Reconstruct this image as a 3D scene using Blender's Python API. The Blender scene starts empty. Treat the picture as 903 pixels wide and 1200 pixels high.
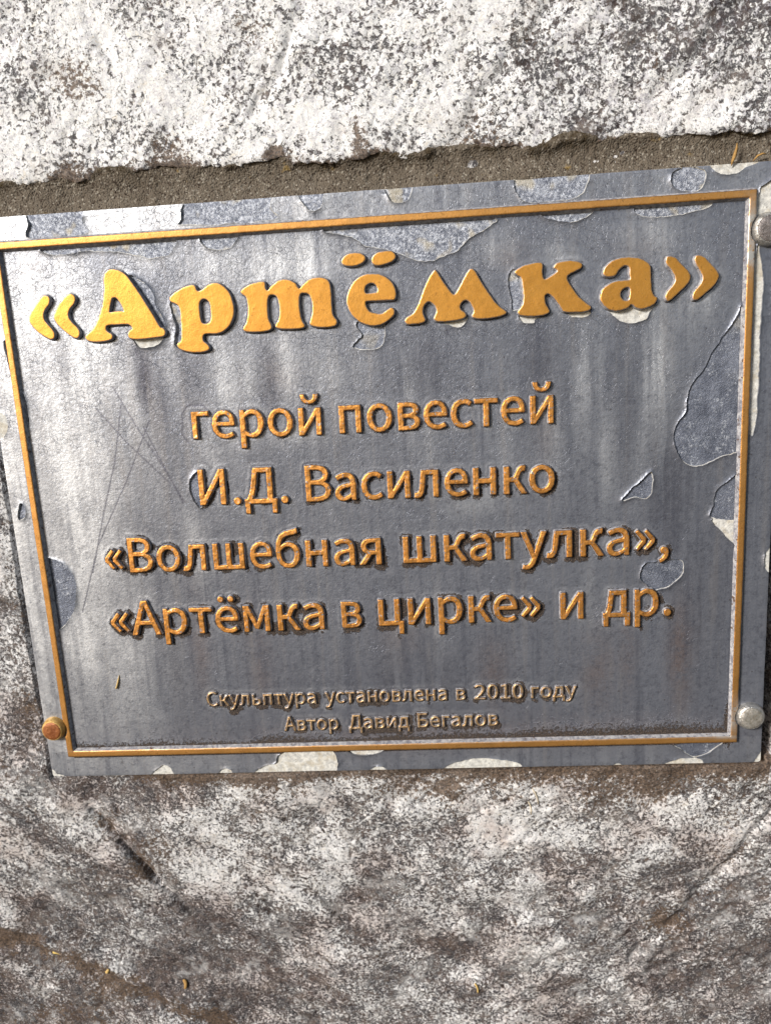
import bpy, math, json
import numpy as np
from mathutils import Matrix, Vector

# ------------------------------------------------------------------ scene, camera, light
S = bpy.context.scene
COL = S.collection
MM = 0.001
OX, OZ = -150.0, 600.0            # millimetres of the plaque drawing -> world position (x from its gold frame's left, z from its bottom)

cam_d = bpy.data.cameras.new('camera')
cam = bpy.data.objects.new('camera', cam_d)
COL.objects.link(cam)
S.camera = cam
right = Vector((0.99664417, 0.05903605, -0.05670231))
down = Vector((-0.04373908, -0.20144052, -0.97852369))
fwd = Vector((-0.06919032, 0.97772003, -0.19818233))
rot = Matrix((right, -down, -fwd)).transposed()
cam.matrix_world = Matrix.Translation(Vector(((175.381 + OX) * MM, -315.262 * MM, (172.830 + OZ) * MM))) @ rot.to_4x4()
cam_d.sensor_fit = 'VERTICAL'
cam_d.sensor_height = 36.0
cam_d.lens = 36.0 * 900.0 / 1200.0
cam_d.clip_start = 0.01
cam_d.clip_end = 100.0

SUN_DIR = Vector((-0.66, -0.66, 0.40)).normalized()     # towards the light: upper left, in front of the stone
SUN_STRENGTH, SUN_ANGLE = 3.3, 14.0
SKY_STRENGTH = 0.06
EXPOSURE = 0.66

w = bpy.data.worlds.new('World')
S.world = w
w.use_nodes = True
nt = w.node_tree
sky = nt.nodes.new('ShaderNodeTexSky')
sky.sky_type = 'NISHITA'
sky.sun_disc = False
sky.sun_elevation = math.asin(SUN_DIR.z)
sky.sun_rotation = math.atan2(SUN_DIR.x, SUN_DIR.y)
sky.air_density = 1.0
sky.dust_density = 1.6
sky.ozone_density = 1.0
bg = nt.nodes['Background']
bg.inputs['Strength'].default_value = SKY_STRENGTH
nt.links.new(sky.outputs[0], bg.inputs['Color'])

sun_d = bpy.data.lights.new('sun', 'SUN')
sun_d.energy = SUN_STRENGTH
sun_d.angle = math.radians(SUN_ANGLE)
sun_d.color = (1.0, 0.985, 0.965)
sun = bpy.data.objects.new('sun', sun_d)
COL.objects.link(sun)
sun.rotation_euler = SUN_DIR.to_track_quat('Z', 'Y').to_euler()
sun.location = (-0.6, -0.9, 1.4)

S.view_settings.view_transform = 'Standard'
S.view_settings.look = 'None'
S.view_settings.exposure = EXPOSURE
S.view_settings.gamma = 1.0
S.view_settings.use_curve_mapping = False

# ------------------------------------------------------------------ measured drawing data (millimetres / font units)
D = json.loads(r'''{"TITLE":{"«a":[[[19.96,204.93],[21.14,204.27],[21.34,203.06],[20.63,201.31],[19.01,199.62],[17.9,197.58],[17.91,195.48],[19.21,193.44],[20.67,191.39],[21.36,189.53],[20.8,187.9],[19.45,187.52],[17.95,188.21],[15.46,189.88],[12.95,192.45],[11.68,194.64],[11.64,196.45],[12.59,198.5],[14.55,200.78],[17.21,203.61],[18.68,204.86]]],"«b":[[[30.44,204.89],[31.61,204.22],[31.96,202.86],[31.15,200.98],[29.33,199.3],[28.3,197.26],[28.44,195.3],[29.74,193.27],[31.39,191.37],[32.03,189.52],[31.36,187.74],[30.03,187.36],[28.52,188.06],[25.81,190.33],[23.32,193.05],[22.19,195.22],[22.19,196.73],[23.19,198.77],[25.16,201.34],[27.4,203.59],[29.14,204.67]]],"А":[[[34.24,187.53],[35.06,188.73],[37.47,190.25],[39.59,193.03],[41.61,196.62],[43.37,201.02],[44.45,205.84],[45.0,210.66],[46.36,212.79],[48.39,213.47],[50.5,213.14],[52.53,212.2],[54.45,210.48],[56.26,207.74],[58.75,203.54],[61.2,198.92],[63.65,194.07],[65.74,189.83],[66.96,189.14],[67.7,188.07],[67.45,186.64],[66.14,185.89],[62.64,185.67],[58.26,185.43],[54.78,185.51],[52.67,186.05],[52.07,187.53],[52.57,188.75],[54.0,189.7],[53.71,190.87],[52.07,191.67],[48.15,191.7],[45.11,191.79],[43.52,191.35],[43.25,189.92],[44.28,188.82],[45.48,187.92],[45.29,186.47],[43.87,185.72],[40.31,185.3],[36.82,185.51],[34.72,186.25]],[[48.02,202.37],[49.07,202.1],[50.33,200.19],[51.48,197.26],[50.78,196.89],[48.4,196.95],[45.77,196.78],[45.66,197.61],[46.41,200.02],[47.23,202.01]]],"р":[[[70.99,200.62],[71.69,201.68],[74.01,203.2],[77.69,204.8],[80.85,205.34],[82.02,204.72],[82.21,203.61],[83.09,202.82],[84.9,203.44],[87.38,204.94],[89.38,205.54],[91.66,205.22],[93.81,203.63],[95.68,201.13],[96.61,197.59],[96.75,194.26],[95.85,190.98],[93.82,188.13],[91.31,186.41],[88.51,185.75],[85.41,186.0],[83.62,185.73],[82.99,184.64],[83.15,183.13],[84.57,181.73],[85.23,180.56],[84.72,179.46],[82.3,178.84],[78.76,178.86],[75.66,179.41],[73.02,180.51],[71.99,181.89],[72.3,182.82],[73.79,183.86],[74.3,186.65],[74.69,191.87],[74.71,195.58],[74.16,197.65],[72.72,198.67],[71.25,199.5]],[[84.5,199.61],[86.2,199.14],[87.18,197.42],[87.3,194.83],[86.96,191.51],[85.83,190.09],[84.26,189.99],[83.16,190.62],[82.73,193.25],[82.78,196.21],[83.13,198.41]]],"т":[[[100.26,201.56],[101.36,202.68],[104.5,204.14],[108.54,204.84],[110.26,204.49],[110.31,202.36],[111.22,201.36],[112.85,202.92],[116.0,204.85],[119.48,205.01],[122.33,203.51],[123.88,201.29],[125.73,202.83],[128.85,204.75],[132.31,205.0],[135.2,204.12],[136.29,202.17],[136.51,198.39],[136.42,193.65],[136.68,190.3],[138.01,188.06],[137.65,186.41],[135.86,185.79],[131.87,185.69],[128.92,186.2],[127.11,187.27],[127.67,189.4],[128.48,192.22],[128.57,196.03],[127.64,198.69],[125.96,199.41],[124.2,199.14],[123.52,196.81],[123.43,192.52],[123.91,189.14],[124.9,187.16],[124.16,186.0],[120.39,185.74],[115.9,186.0],[113.44,186.63],[113.29,187.84],[114.75,190.17],[115.32,193.97],[114.9,197.81],[113.78,199.3],[111.8,199.42],[110.79,197.58],[110.45,193.78],[110.51,190.42],[111.5,187.47],[110.88,186.05],[107.81,185.51],[103.77,185.5],[100.78,185.92],[99.89,187.18],[101.37,189.51],[102.34,192.83],[102.55,196.65],[102.04,199.31],[100.66,200.58]]],"ё":[[[153.58,205.05],[156.59,204.54],[159.2,203.08],[161.11,201.02],[162.15,198.36],[162.11,195.76],[161.27,194.67],[158.73,194.66],[155.34,194.7],[151.6,194.76],[150.06,194.53],[150.13,192.88],[151.36,190.84],[153.69,189.87],[156.41,189.71],[158.52,190.9],[160.25,191.62],[161.28,190.57],[160.96,188.95],[159.34,187.39],[156.52,185.74],[153.07,185.12],[150.02,185.63],[147.03,187.13],[144.46,189.6],[142.95,192.66],[142.44,195.32],[143.15,198.22],[144.7,201.06],[147.06,203.52],[150.2,204.94]],[[152.36,201.56],[154.02,201.14],[154.96,199.78],[154.86,198.16],[153.83,197.9],[150.77,197.76],[149.98,198.78],[150.43,200.55]],[[141.45,210.65],[142.03,211.74],[143.97,213.06],[146.69,213.46],[149.36,213.04],[150.8,211.82],[150.82,210.54],[149.46,209.34],[146.71,208.55],[143.68,208.64],[141.86,209.34]],[[153.41,210.53],[154.34,212.08],[156.41,213.06],[159.11,213.3],[161.44,213.06],[162.71,211.86],[162.7,210.42],[161.23,209.23],[158.15,208.31],[155.45,208.09],[153.82,208.9]]],"м":[[[165.26,186.29],[166.11,187.52],[168.56,188.91],[170.82,192.09],[173.17,197.52],[175.46,201.91],[177.67,204.77],[178.69,204.46],[180.63,201.09],[183.08,197.42],[185.07,195.28],[186.7,196.94],[188.91,200.57],[191.1,203.93],[192.41,204.59],[193.67,203.52],[196.1,199.12],[199.06,194.42],[202.05,190.2],[205.1,187.74],[205.17,186.72],[202.97,185.84],[198.79,185.32],[194.62,185.32],[192.3,185.97],[191.97,187.0],[192.63,188.24],[192.17,190.04],[190.94,192.14],[189.15,192.76],[187.53,191.34],[187.46,189.56],[189.23,187.93],[189.45,186.64],[187.84,185.72],[183.11,185.13],[178.39,185.26],[176.86,186.37],[177.45,187.87],[178.05,189.62],[177.09,191.71],[175.06,193.11],[173.16,191.7],[172.53,189.44],[172.97,187.63],[173.42,186.07],[172.06,185.12],[168.35,184.83],[165.98,184.97]]],"к":[[[208.99,202.06],[210.02,203.17],[212.46,204.38],[216.08,205.04],[219.09,205.12],[219.87,204.1],[219.63,201.4],[220.0,199.42],[220.79,198.9],[222.81,199.83],[225.24,201.43],[224.85,202.43],[224.06,203.06],[225.28,204.54],[228.08,205.13],[232.06,204.96],[234.63,203.94],[234.82,202.58],[233.62,201.68],[230.82,200.5],[229.3,199.43],[229.4,197.86],[231.17,194.82],[233.56,191.53],[236.35,189.0],[238.15,187.51],[237.94,186.33],[235.93,185.66],[231.9,185.63],[228.28,185.92],[226.88,187.2],[225.1,190.07],[222.72,192.78],[221.51,193.25],[220.5,192.52],[220.66,189.95],[221.64,187.91],[222.23,186.68],[221.4,185.74],[218.56,185.11],[214.09,185.18],[210.85,185.77],[209.86,186.83],[210.49,187.98],[211.75,189.69],[212.22,192.83],[211.9,196.79],[211.36,199.96],[209.97,201.03]]],"а":[[[243.02,200.15],[243.89,202.07],[246.77,204.13],[250.79,204.99],[255.37,204.7],[258.82,203.36],[260.84,201.28],[261.18,196.76],[261.52,192.21],[262.41,190.17],[263.57,189.25],[263.13,187.56],[261.3,186.25],[257.84,185.31],[255.52,186.02],[253.77,187.27],[252.04,185.95],[247.97,185.16],[244.47,186.4],[242.15,189.12],[242.03,191.7],[243.31,194.19],[246.78,196.07],[250.82,196.56],[253.13,196.69],[253.0,198.96],[252.81,201.22],[251.09,202.01],[249.08,200.61],[247.36,198.47],[244.47,198.25],[243.2,199.01]],[[251.7,193.84],[253.15,193.29],[253.16,191.02],[252.6,189.06],[250.86,189.16],[249.69,190.66],[249.97,192.64]]],"»a":[[[266.81,203.69],[267.93,204.46],[270.22,203.75],[272.54,201.37],[275.45,198.11],[276.07,195.83],[274.98,193.64],[271.6,190.46],[268.77,188.07],[267.34,187.88],[266.74,189.34],[267.57,191.27],[269.82,193.96],[270.36,196.18],[269.17,198.79],[267.13,201.44]]],"»b":[[[277.62,203.0],[278.73,204.16],[281.01,203.34],[283.34,200.97],[285.97,198.01],[286.77,195.72],[285.26,192.72],[281.92,189.83],[279.11,187.73],[277.4,187.55],[277.08,188.99],[277.89,190.92],[280.12,193.61],[280.62,196.11],[279.42,198.7],[277.95,201.03]]]},"WORDS":[["герой",[74.26,143.42],[128.76,142.44],0],["повестей",[136.06,142.63],[223.44,142.41],0],["И.Д.",[74.34,115.11],[112.59,114.56],1],["Василенко",[119.99,114.59],[223.55,113.86],1],["«Волшебная",[29.54,86.78],[150.37,86.03],2],["шкатулка»,",[159.52,86.12],[269.83,85.91],2],["«Артёмка",[28.56,57.86],[123.83,57.73],3],["в",[131.35,58.05],[140.31,58.09],3],["цирке»",[147.4,58.47],[216.75,58.52],3],["и",[225.0,58.61],[234.87,58.64],3],["др.",[242.91,58.73],[271.25,58.85],3],["Скульптура",[67.55,22.84],[117.25,22.67],4],["установлена",[121.28,22.76],[175.48,22.63],4],["в",[179.6,22.51],[183.72,22.6],4],["2010",[187.46,22.69],[208.77,22.56],4],["году",[212.1,22.58],[231.82,22.61],4],["Автор",[101.74,9.87],[126.52,9.93],5],["Давид",[131.02,9.94],[158.49,10.04],5],["Бегалов",[161.9,9.96],[197.53,10.04],5]],"CHIPS":{"metal":[[[135.35,223.47],[136.27,222.13],[145.95,219.9],[150.8,216.37],[159.46,214.2],[166.72,211.16],[171.34,209.26],[177.37,208.55],[182.48,210.48],[187.56,212.07],[192.38,216.55],[198.78,219.61],[201.19,223.23],[169.07,224.42],[138.77,223.89]],[[22.24,223.71],[21.19,221.46],[28.88,220.31],[39.69,221.26],[51.89,219.82],[62.84,217.15],[70.94,217.29],[74.05,220.03],[74.11,223.62],[52.43,224.05]],[[86.31,223.79],[86.97,220.18],[90.98,218.62],[95.49,218.65],[99.18,221.01],[99.84,224.2]],[[218.92,224.24],[222.46,221.19],[232.22,219.6],[238.08,221.71],[238.41,224.49],[221.86,224.67]],[[254.84,224.31],[255.83,221.15],[263.87,219.37],[273.46,219.97],[282.96,221.8],[283.53,224.22],[273.36,224.91],[257.41,224.45]],[[297.01,181.14],[294.46,179.99],[291.98,176.24],[287.91,170.25],[285.06,166.12],[282.25,159.95],[278.38,155.48],[276.51,149.5],[275.94,144.42],[272.35,139.13],[271.43,133.65],[273.24,126.95],[277.4,122.89],[282.84,122.28],[290.2,125.07],[296.53,126.84],[299.55,127.04]],[[298.87,117.3],[292.87,114.76],[288.57,110.71],[287.7,105.05],[287.14,100.41],[299.47,99.86]],[[260.43,81.44],[269.17,82.56],[275.46,82.31],[276.26,76.72],[272.14,72.41],[265.14,69.68],[260.51,72.86],[258.37,75.94]],[[145.46,186.19],[147.62,182.04],[145.42,180.15],[143.49,177.21],[149.31,175.86],[155.64,177.19],[157.07,184.17],[156.96,188.18],[148.38,188.69]],[[54.97,210.71],[58.01,209.52],[61.91,206.61],[63.9,202.48],[64.4,197.75],[66.45,193.91],[67.04,189.8],[62.54,191.09],[53.98,208.44]],[[70.46,199.4],[70.77,194.33],[72.0,189.51],[70.72,184.47],[70.8,182.07],[73.91,184.29],[75.15,195.42],[73.77,198.86]],[[209.28,203.31],[206.89,200.88],[206.46,197.02],[207.37,193.38],[207.6,188.78],[208.92,188.05],[212.66,190.12],[213.16,198.55]],[[75.93,129.38],[71.65,127.38],[70.06,123.04],[71.64,117.04],[74.33,114.31],[76.37,123.11]],[[1.29,96.19],[2.33,95.38],[7.12,93.63],[12.01,89.93],[14.27,83.99],[13.94,76.13],[10.37,67.52],[5.71,62.47],[1.68,64.62]],[[-1.08,187.94],[1.84,180.81],[2.21,173.76],[2.51,170.92],[-0.19,170.36]],[[-0.55,170.38],[3.58,165.89],[4.44,159.41],[3.71,152.24],[1.29,148.74],[-0.38,159.67]],[[250.82,108.87],[253.22,112.35],[257.67,116.42],[262.44,120.44],[263.21,112.96],[260.84,109.49],[256.69,110.04]],[[17.7,238.38],[16.2,233.28],[16.01,227.4],[39.92,228.13],[38.31,231.82],[37.46,238.34]],[[82.98,237.83],[78.4,230.77],[80.56,228.37],[114.95,228.02],[114.32,232.53],[112.51,238.98]],[[125.95,237.75],[129.51,231.5],[133.87,230.89],[135.67,237.08]],[[211.38,238.07],[212.81,229.01],[225.81,227.82],[235.53,229.64],[236.54,238.46]],[[160.17,238.53],[162.12,231.83],[167.77,231.44],[170.24,234.41],[169.8,238.8]],[[269.06,234.67],[269.78,229.75],[274.25,227.91],[279.32,228.18],[281.74,232.27],[280.41,235.39],[274.71,236.7]],[[274.12,-1.14],[276.73,-3.25],[280.84,-7.03],[285.98,-7.16],[290.66,-4.4],[294.55,-0.02]],[[-5.18,119.41],[-3.25,117.06],[-4.21,113.31],[-7.01,112.67]]],"primer":[[[287.32,100.04],[291.08,94.46],[296.44,88.05],[298.89,86.85],[299.48,99.5]],[[52.96,186.19],[55.4,182.61],[58.94,182.06],[63.35,182.84],[66.17,185.42],[63.88,187.26],[54.96,187.78]],[[210.56,185.98],[212.18,183.24],[216.2,182.68],[216.56,183.97],[220.94,185.69],[214.6,186.72]],[[228.29,186.56],[231.27,184.08],[235.59,183.83],[238.59,185.28],[234.62,187.16]],[[245.55,186.17],[248.53,182.07],[252.18,180.55],[258.78,181.14],[261.05,184.26],[263.63,187.68],[257.73,188.36],[251.15,187.79]],[[178.75,185.89],[185.1,182.85],[188.53,183.65],[189.99,186.54],[184.25,187.22]],[[281.88,239.21],[283.21,236.4],[287.38,233.09],[292.72,233.02],[296.41,234.88],[301.32,236.93],[301.23,239.34]],[[241.35,237.82],[249.34,236.65],[255.7,237.12],[265.22,237.06],[265.18,240.39],[241.35,240.56]],[[301.45,225.44],[302.62,227.79],[309.43,229.14],[310.28,209.78],[302.04,210.32],[300.99,221.19]],[[301.26,205.69],[303.1,199.29],[304.11,189.71],[303.57,170.33],[303.81,147.02],[302.93,135.15],[301.2,136.95],[300.64,170.5]],[[313.29,86.98],[309.63,84.21],[309.12,79.84],[310.63,76.46],[313.78,75.23]],[[37.43,-12.49],[39.46,-9.06],[43.84,-6.14],[46.86,-7.93],[47.52,-12.71]],[[68.81,-13.17],[69.96,-9.75],[72.48,-8.51],[75.14,-9.86],[76.0,-13.33]],[[87.15,-13.57],[90.07,-7.62],[96.15,-6.05],[99.73,-1.03],[122.14,0.11],[120.33,-14.29]],[[130.69,-0.09],[133.63,-2.69],[140.99,-2.87],[148.14,0.32]],[[137.55,-14.67],[139.37,-10.45],[142.96,-8.83],[145.99,-10.17],[147.67,-14.89]],[[170.5,-15.38],[172.64,-10.35],[179.67,-7.14],[188.86,-6.1],[203.26,-7.69],[207.73,-11.15],[207.62,-16.19]],[[266.98,-16.64],[269.49,-10.89],[276.82,-8.17],[284.91,-8.36],[286.81,-11.29],[286.96,-17.08]],[[307.39,-14.23],[308.7,-10.15],[311.76,-4.92],[315.02,-4.99],[314.68,-14.39]],[[-14.08,-6.12],[-9.69,-7.09],[-7.61,-9.76],[-4.04,-10.72],[-3.85,-15.11],[-15.4,-14.87]],[[156.98,-15.09],[157.91,-12.13],[161.79,-11.8],[163.17,-15.22]],[[246.85,-16.2],[247.58,-10.8],[250.94,-10.46],[252.83,-16.33]],[[-7.36,158.24],[-5.53,155.62],[-5.9,150.92],[-8.18,148.49],[-11.94,148.68],[-11.09,158.43]]]},"SCR":[[[44.89,159.77],[39.21,135.91],[31.44,113.99],[22.85,87.17]],[[42.15,166.99],[50.26,149.85],[59.33,133.1],[67.15,116.87]],[[56.05,152.06],[43.85,128.33],[26.76,98.99],[15.72,69.32]],[[33.68,158.59],[45.68,142.87],[61.44,125.66]],[[53.19,149.7],[66.7,116.15]]],"CRACK":[[[72.09,141.55],[69.28,146.01],[70.19,154.17],[73.12,157.56],[79.61,157.22],[81.23,155.37]],[[118.63,114.53],[118.71,124.78],[119.14,130.2],[121.77,131.52],[130.37,130.74]],[[75.93,156.71],[77.49,157.69]],[[53.21,182.39],[54.22,178.88]],[[181.36,183.07],[182.26,180.02]]],"BLEACH":[[13.38,200.82,16.16,19.95,0.8],[20.18,172.77,18.21,24.03,0.75],[16.86,137.0,16.78,25.14,0.9],[17.21,99.39,14.5,22.61,0.85],[19.26,57.97,17.57,23.74,0.7],[19.08,27.19,19.86,20.56,0.4],[122.46,211.39,13.65,7.74,0.9],[96.61,212.37,13.79,8.11,0.5],[65.71,217.62,10.44,4.88,0.3],[37.3,171.82,5.08,18.9,0.6],[47.94,160.67,5.09,17.41,0.5],[89.12,165.48,4.64,17.15,0.55],[115.79,172.65,5.62,10.85,0.6],[99.43,168.39,3.55,11.97,0.4],[133.2,169.96,5.59,11.86,0.4],[68.08,177.06,3.21,13.61,0.3],[145.2,165.86,4.18,16.93,0.25],[53.13,46.73,3.89,16.0,0.35],[82.29,141.04,5.09,14.19,0.3],[263.95,162.65,5.66,19.83,0.65],[270.87,185.3,8.17,9.67,0.4],[237.83,160.74,4.04,16.7,0.4],[203.17,211.39,5.95,5.08,0.5],[259.77,212.77,11.28,5.63,0.45],[283.8,189.35,4.54,8.01,0.4],[243.54,129.46,3.09,15.63,0.35],[258.94,128.7,3.06,13.88,0.3],[221.6,207.65,6.58,3.82,0.25],[165.54,154.4,3.48,13.71,0.3],[203.17,134.98,2.78,13.94,0.3],[222.27,137.53,3.45,13.83,0.35],[191.91,110.47,10.61,4.35,0.25],[171.7,136.56,3.52,10.53,0.25],[115.11,142.96,10.73,3.54,0.35],[70.25,97.17,3.74,11.29,0.3],[237.44,67.71,3.57,11.3,0.2]],"BROWN":[[275.56,39.48,3.58,17.33,0.8],[196.1,34.13,4.45,13.83,0.5],[240.95,32.74,5.09,13.72,0.5],[93.67,45.41,3.83,15.89,0.45],[67.14,50.3,3.09,19.82,0.4],[253.63,40.19,2.89,13.57,0.5],[85.0,201.52,4.9,3.31,0.35],[208.4,208.5,4.96,3.82,0.4],[255.93,208.62,6.47,4.41,0.3],[113.59,167.61,4.94,6.85,0.25],[156.6,51.27,7.45,7.84,0.3],[173.33,6.35,74.96,5.77,0.5],[12.36,217.71,4.99,2.63,0.3],[220.6,141.1,2.75,10.35,0.3]],"DARK":[[55.76,170.8,3.25,13.76,0.7],[76.27,173.14,4.28,13.65,0.6],[107.23,167.96,2.83,13.65,0.7],[62.46,159.9,2.18,10.46,0.5],[22.76,177.88,1.82,8.61,0.5],[250.99,149.84,3.04,23.53,0.5],[220.96,165.05,6.77,16.67,0.4],[56.1,38.49,5.46,20.13,0.4],[173.13,167.73,10.33,13.45,0.3],[270.46,110.48,6.86,21.15,0.5],[155.55,31.37,44.89,12.0,0.3],[285.26,65.9,7.01,43.95,0.4]],"EDGE":[[-13.27,250.76],[7.69,249.31],[16.33,248.4],[25.09,248.43],[31.58,249.88],[36.82,247.62],[42.49,248.49],[47.03,251.32],[53.26,251.51],[59.96,250.1],[68.57,250.44],[77.18,251.08],[87.19,249.45],[92.4,250.63],[97.92,248.38],[107.53,250.19],[114.16,249.41],[119.67,251.18],[124.11,248.4],[132.42,248.12],[138.3,246.79],[144.03,248.23],[150.61,247.76],[157.35,250.34],[167.04,247.82],[176.81,247.44],[180.83,249.88],[189.87,249.24],[196.36,249.98],[204.35,248.2],[212.37,248.23],[217.13,246.39],[223.53,246.83],[228.33,248.89],[237.84,249.1],[247.3,248.72],[256.72,249.22],[266.11,247.95],[272.33,248.69],[281.68,247.42],[290.94,247.93],[304.2,246.97],[321.62,246.58]]}''')
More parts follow.
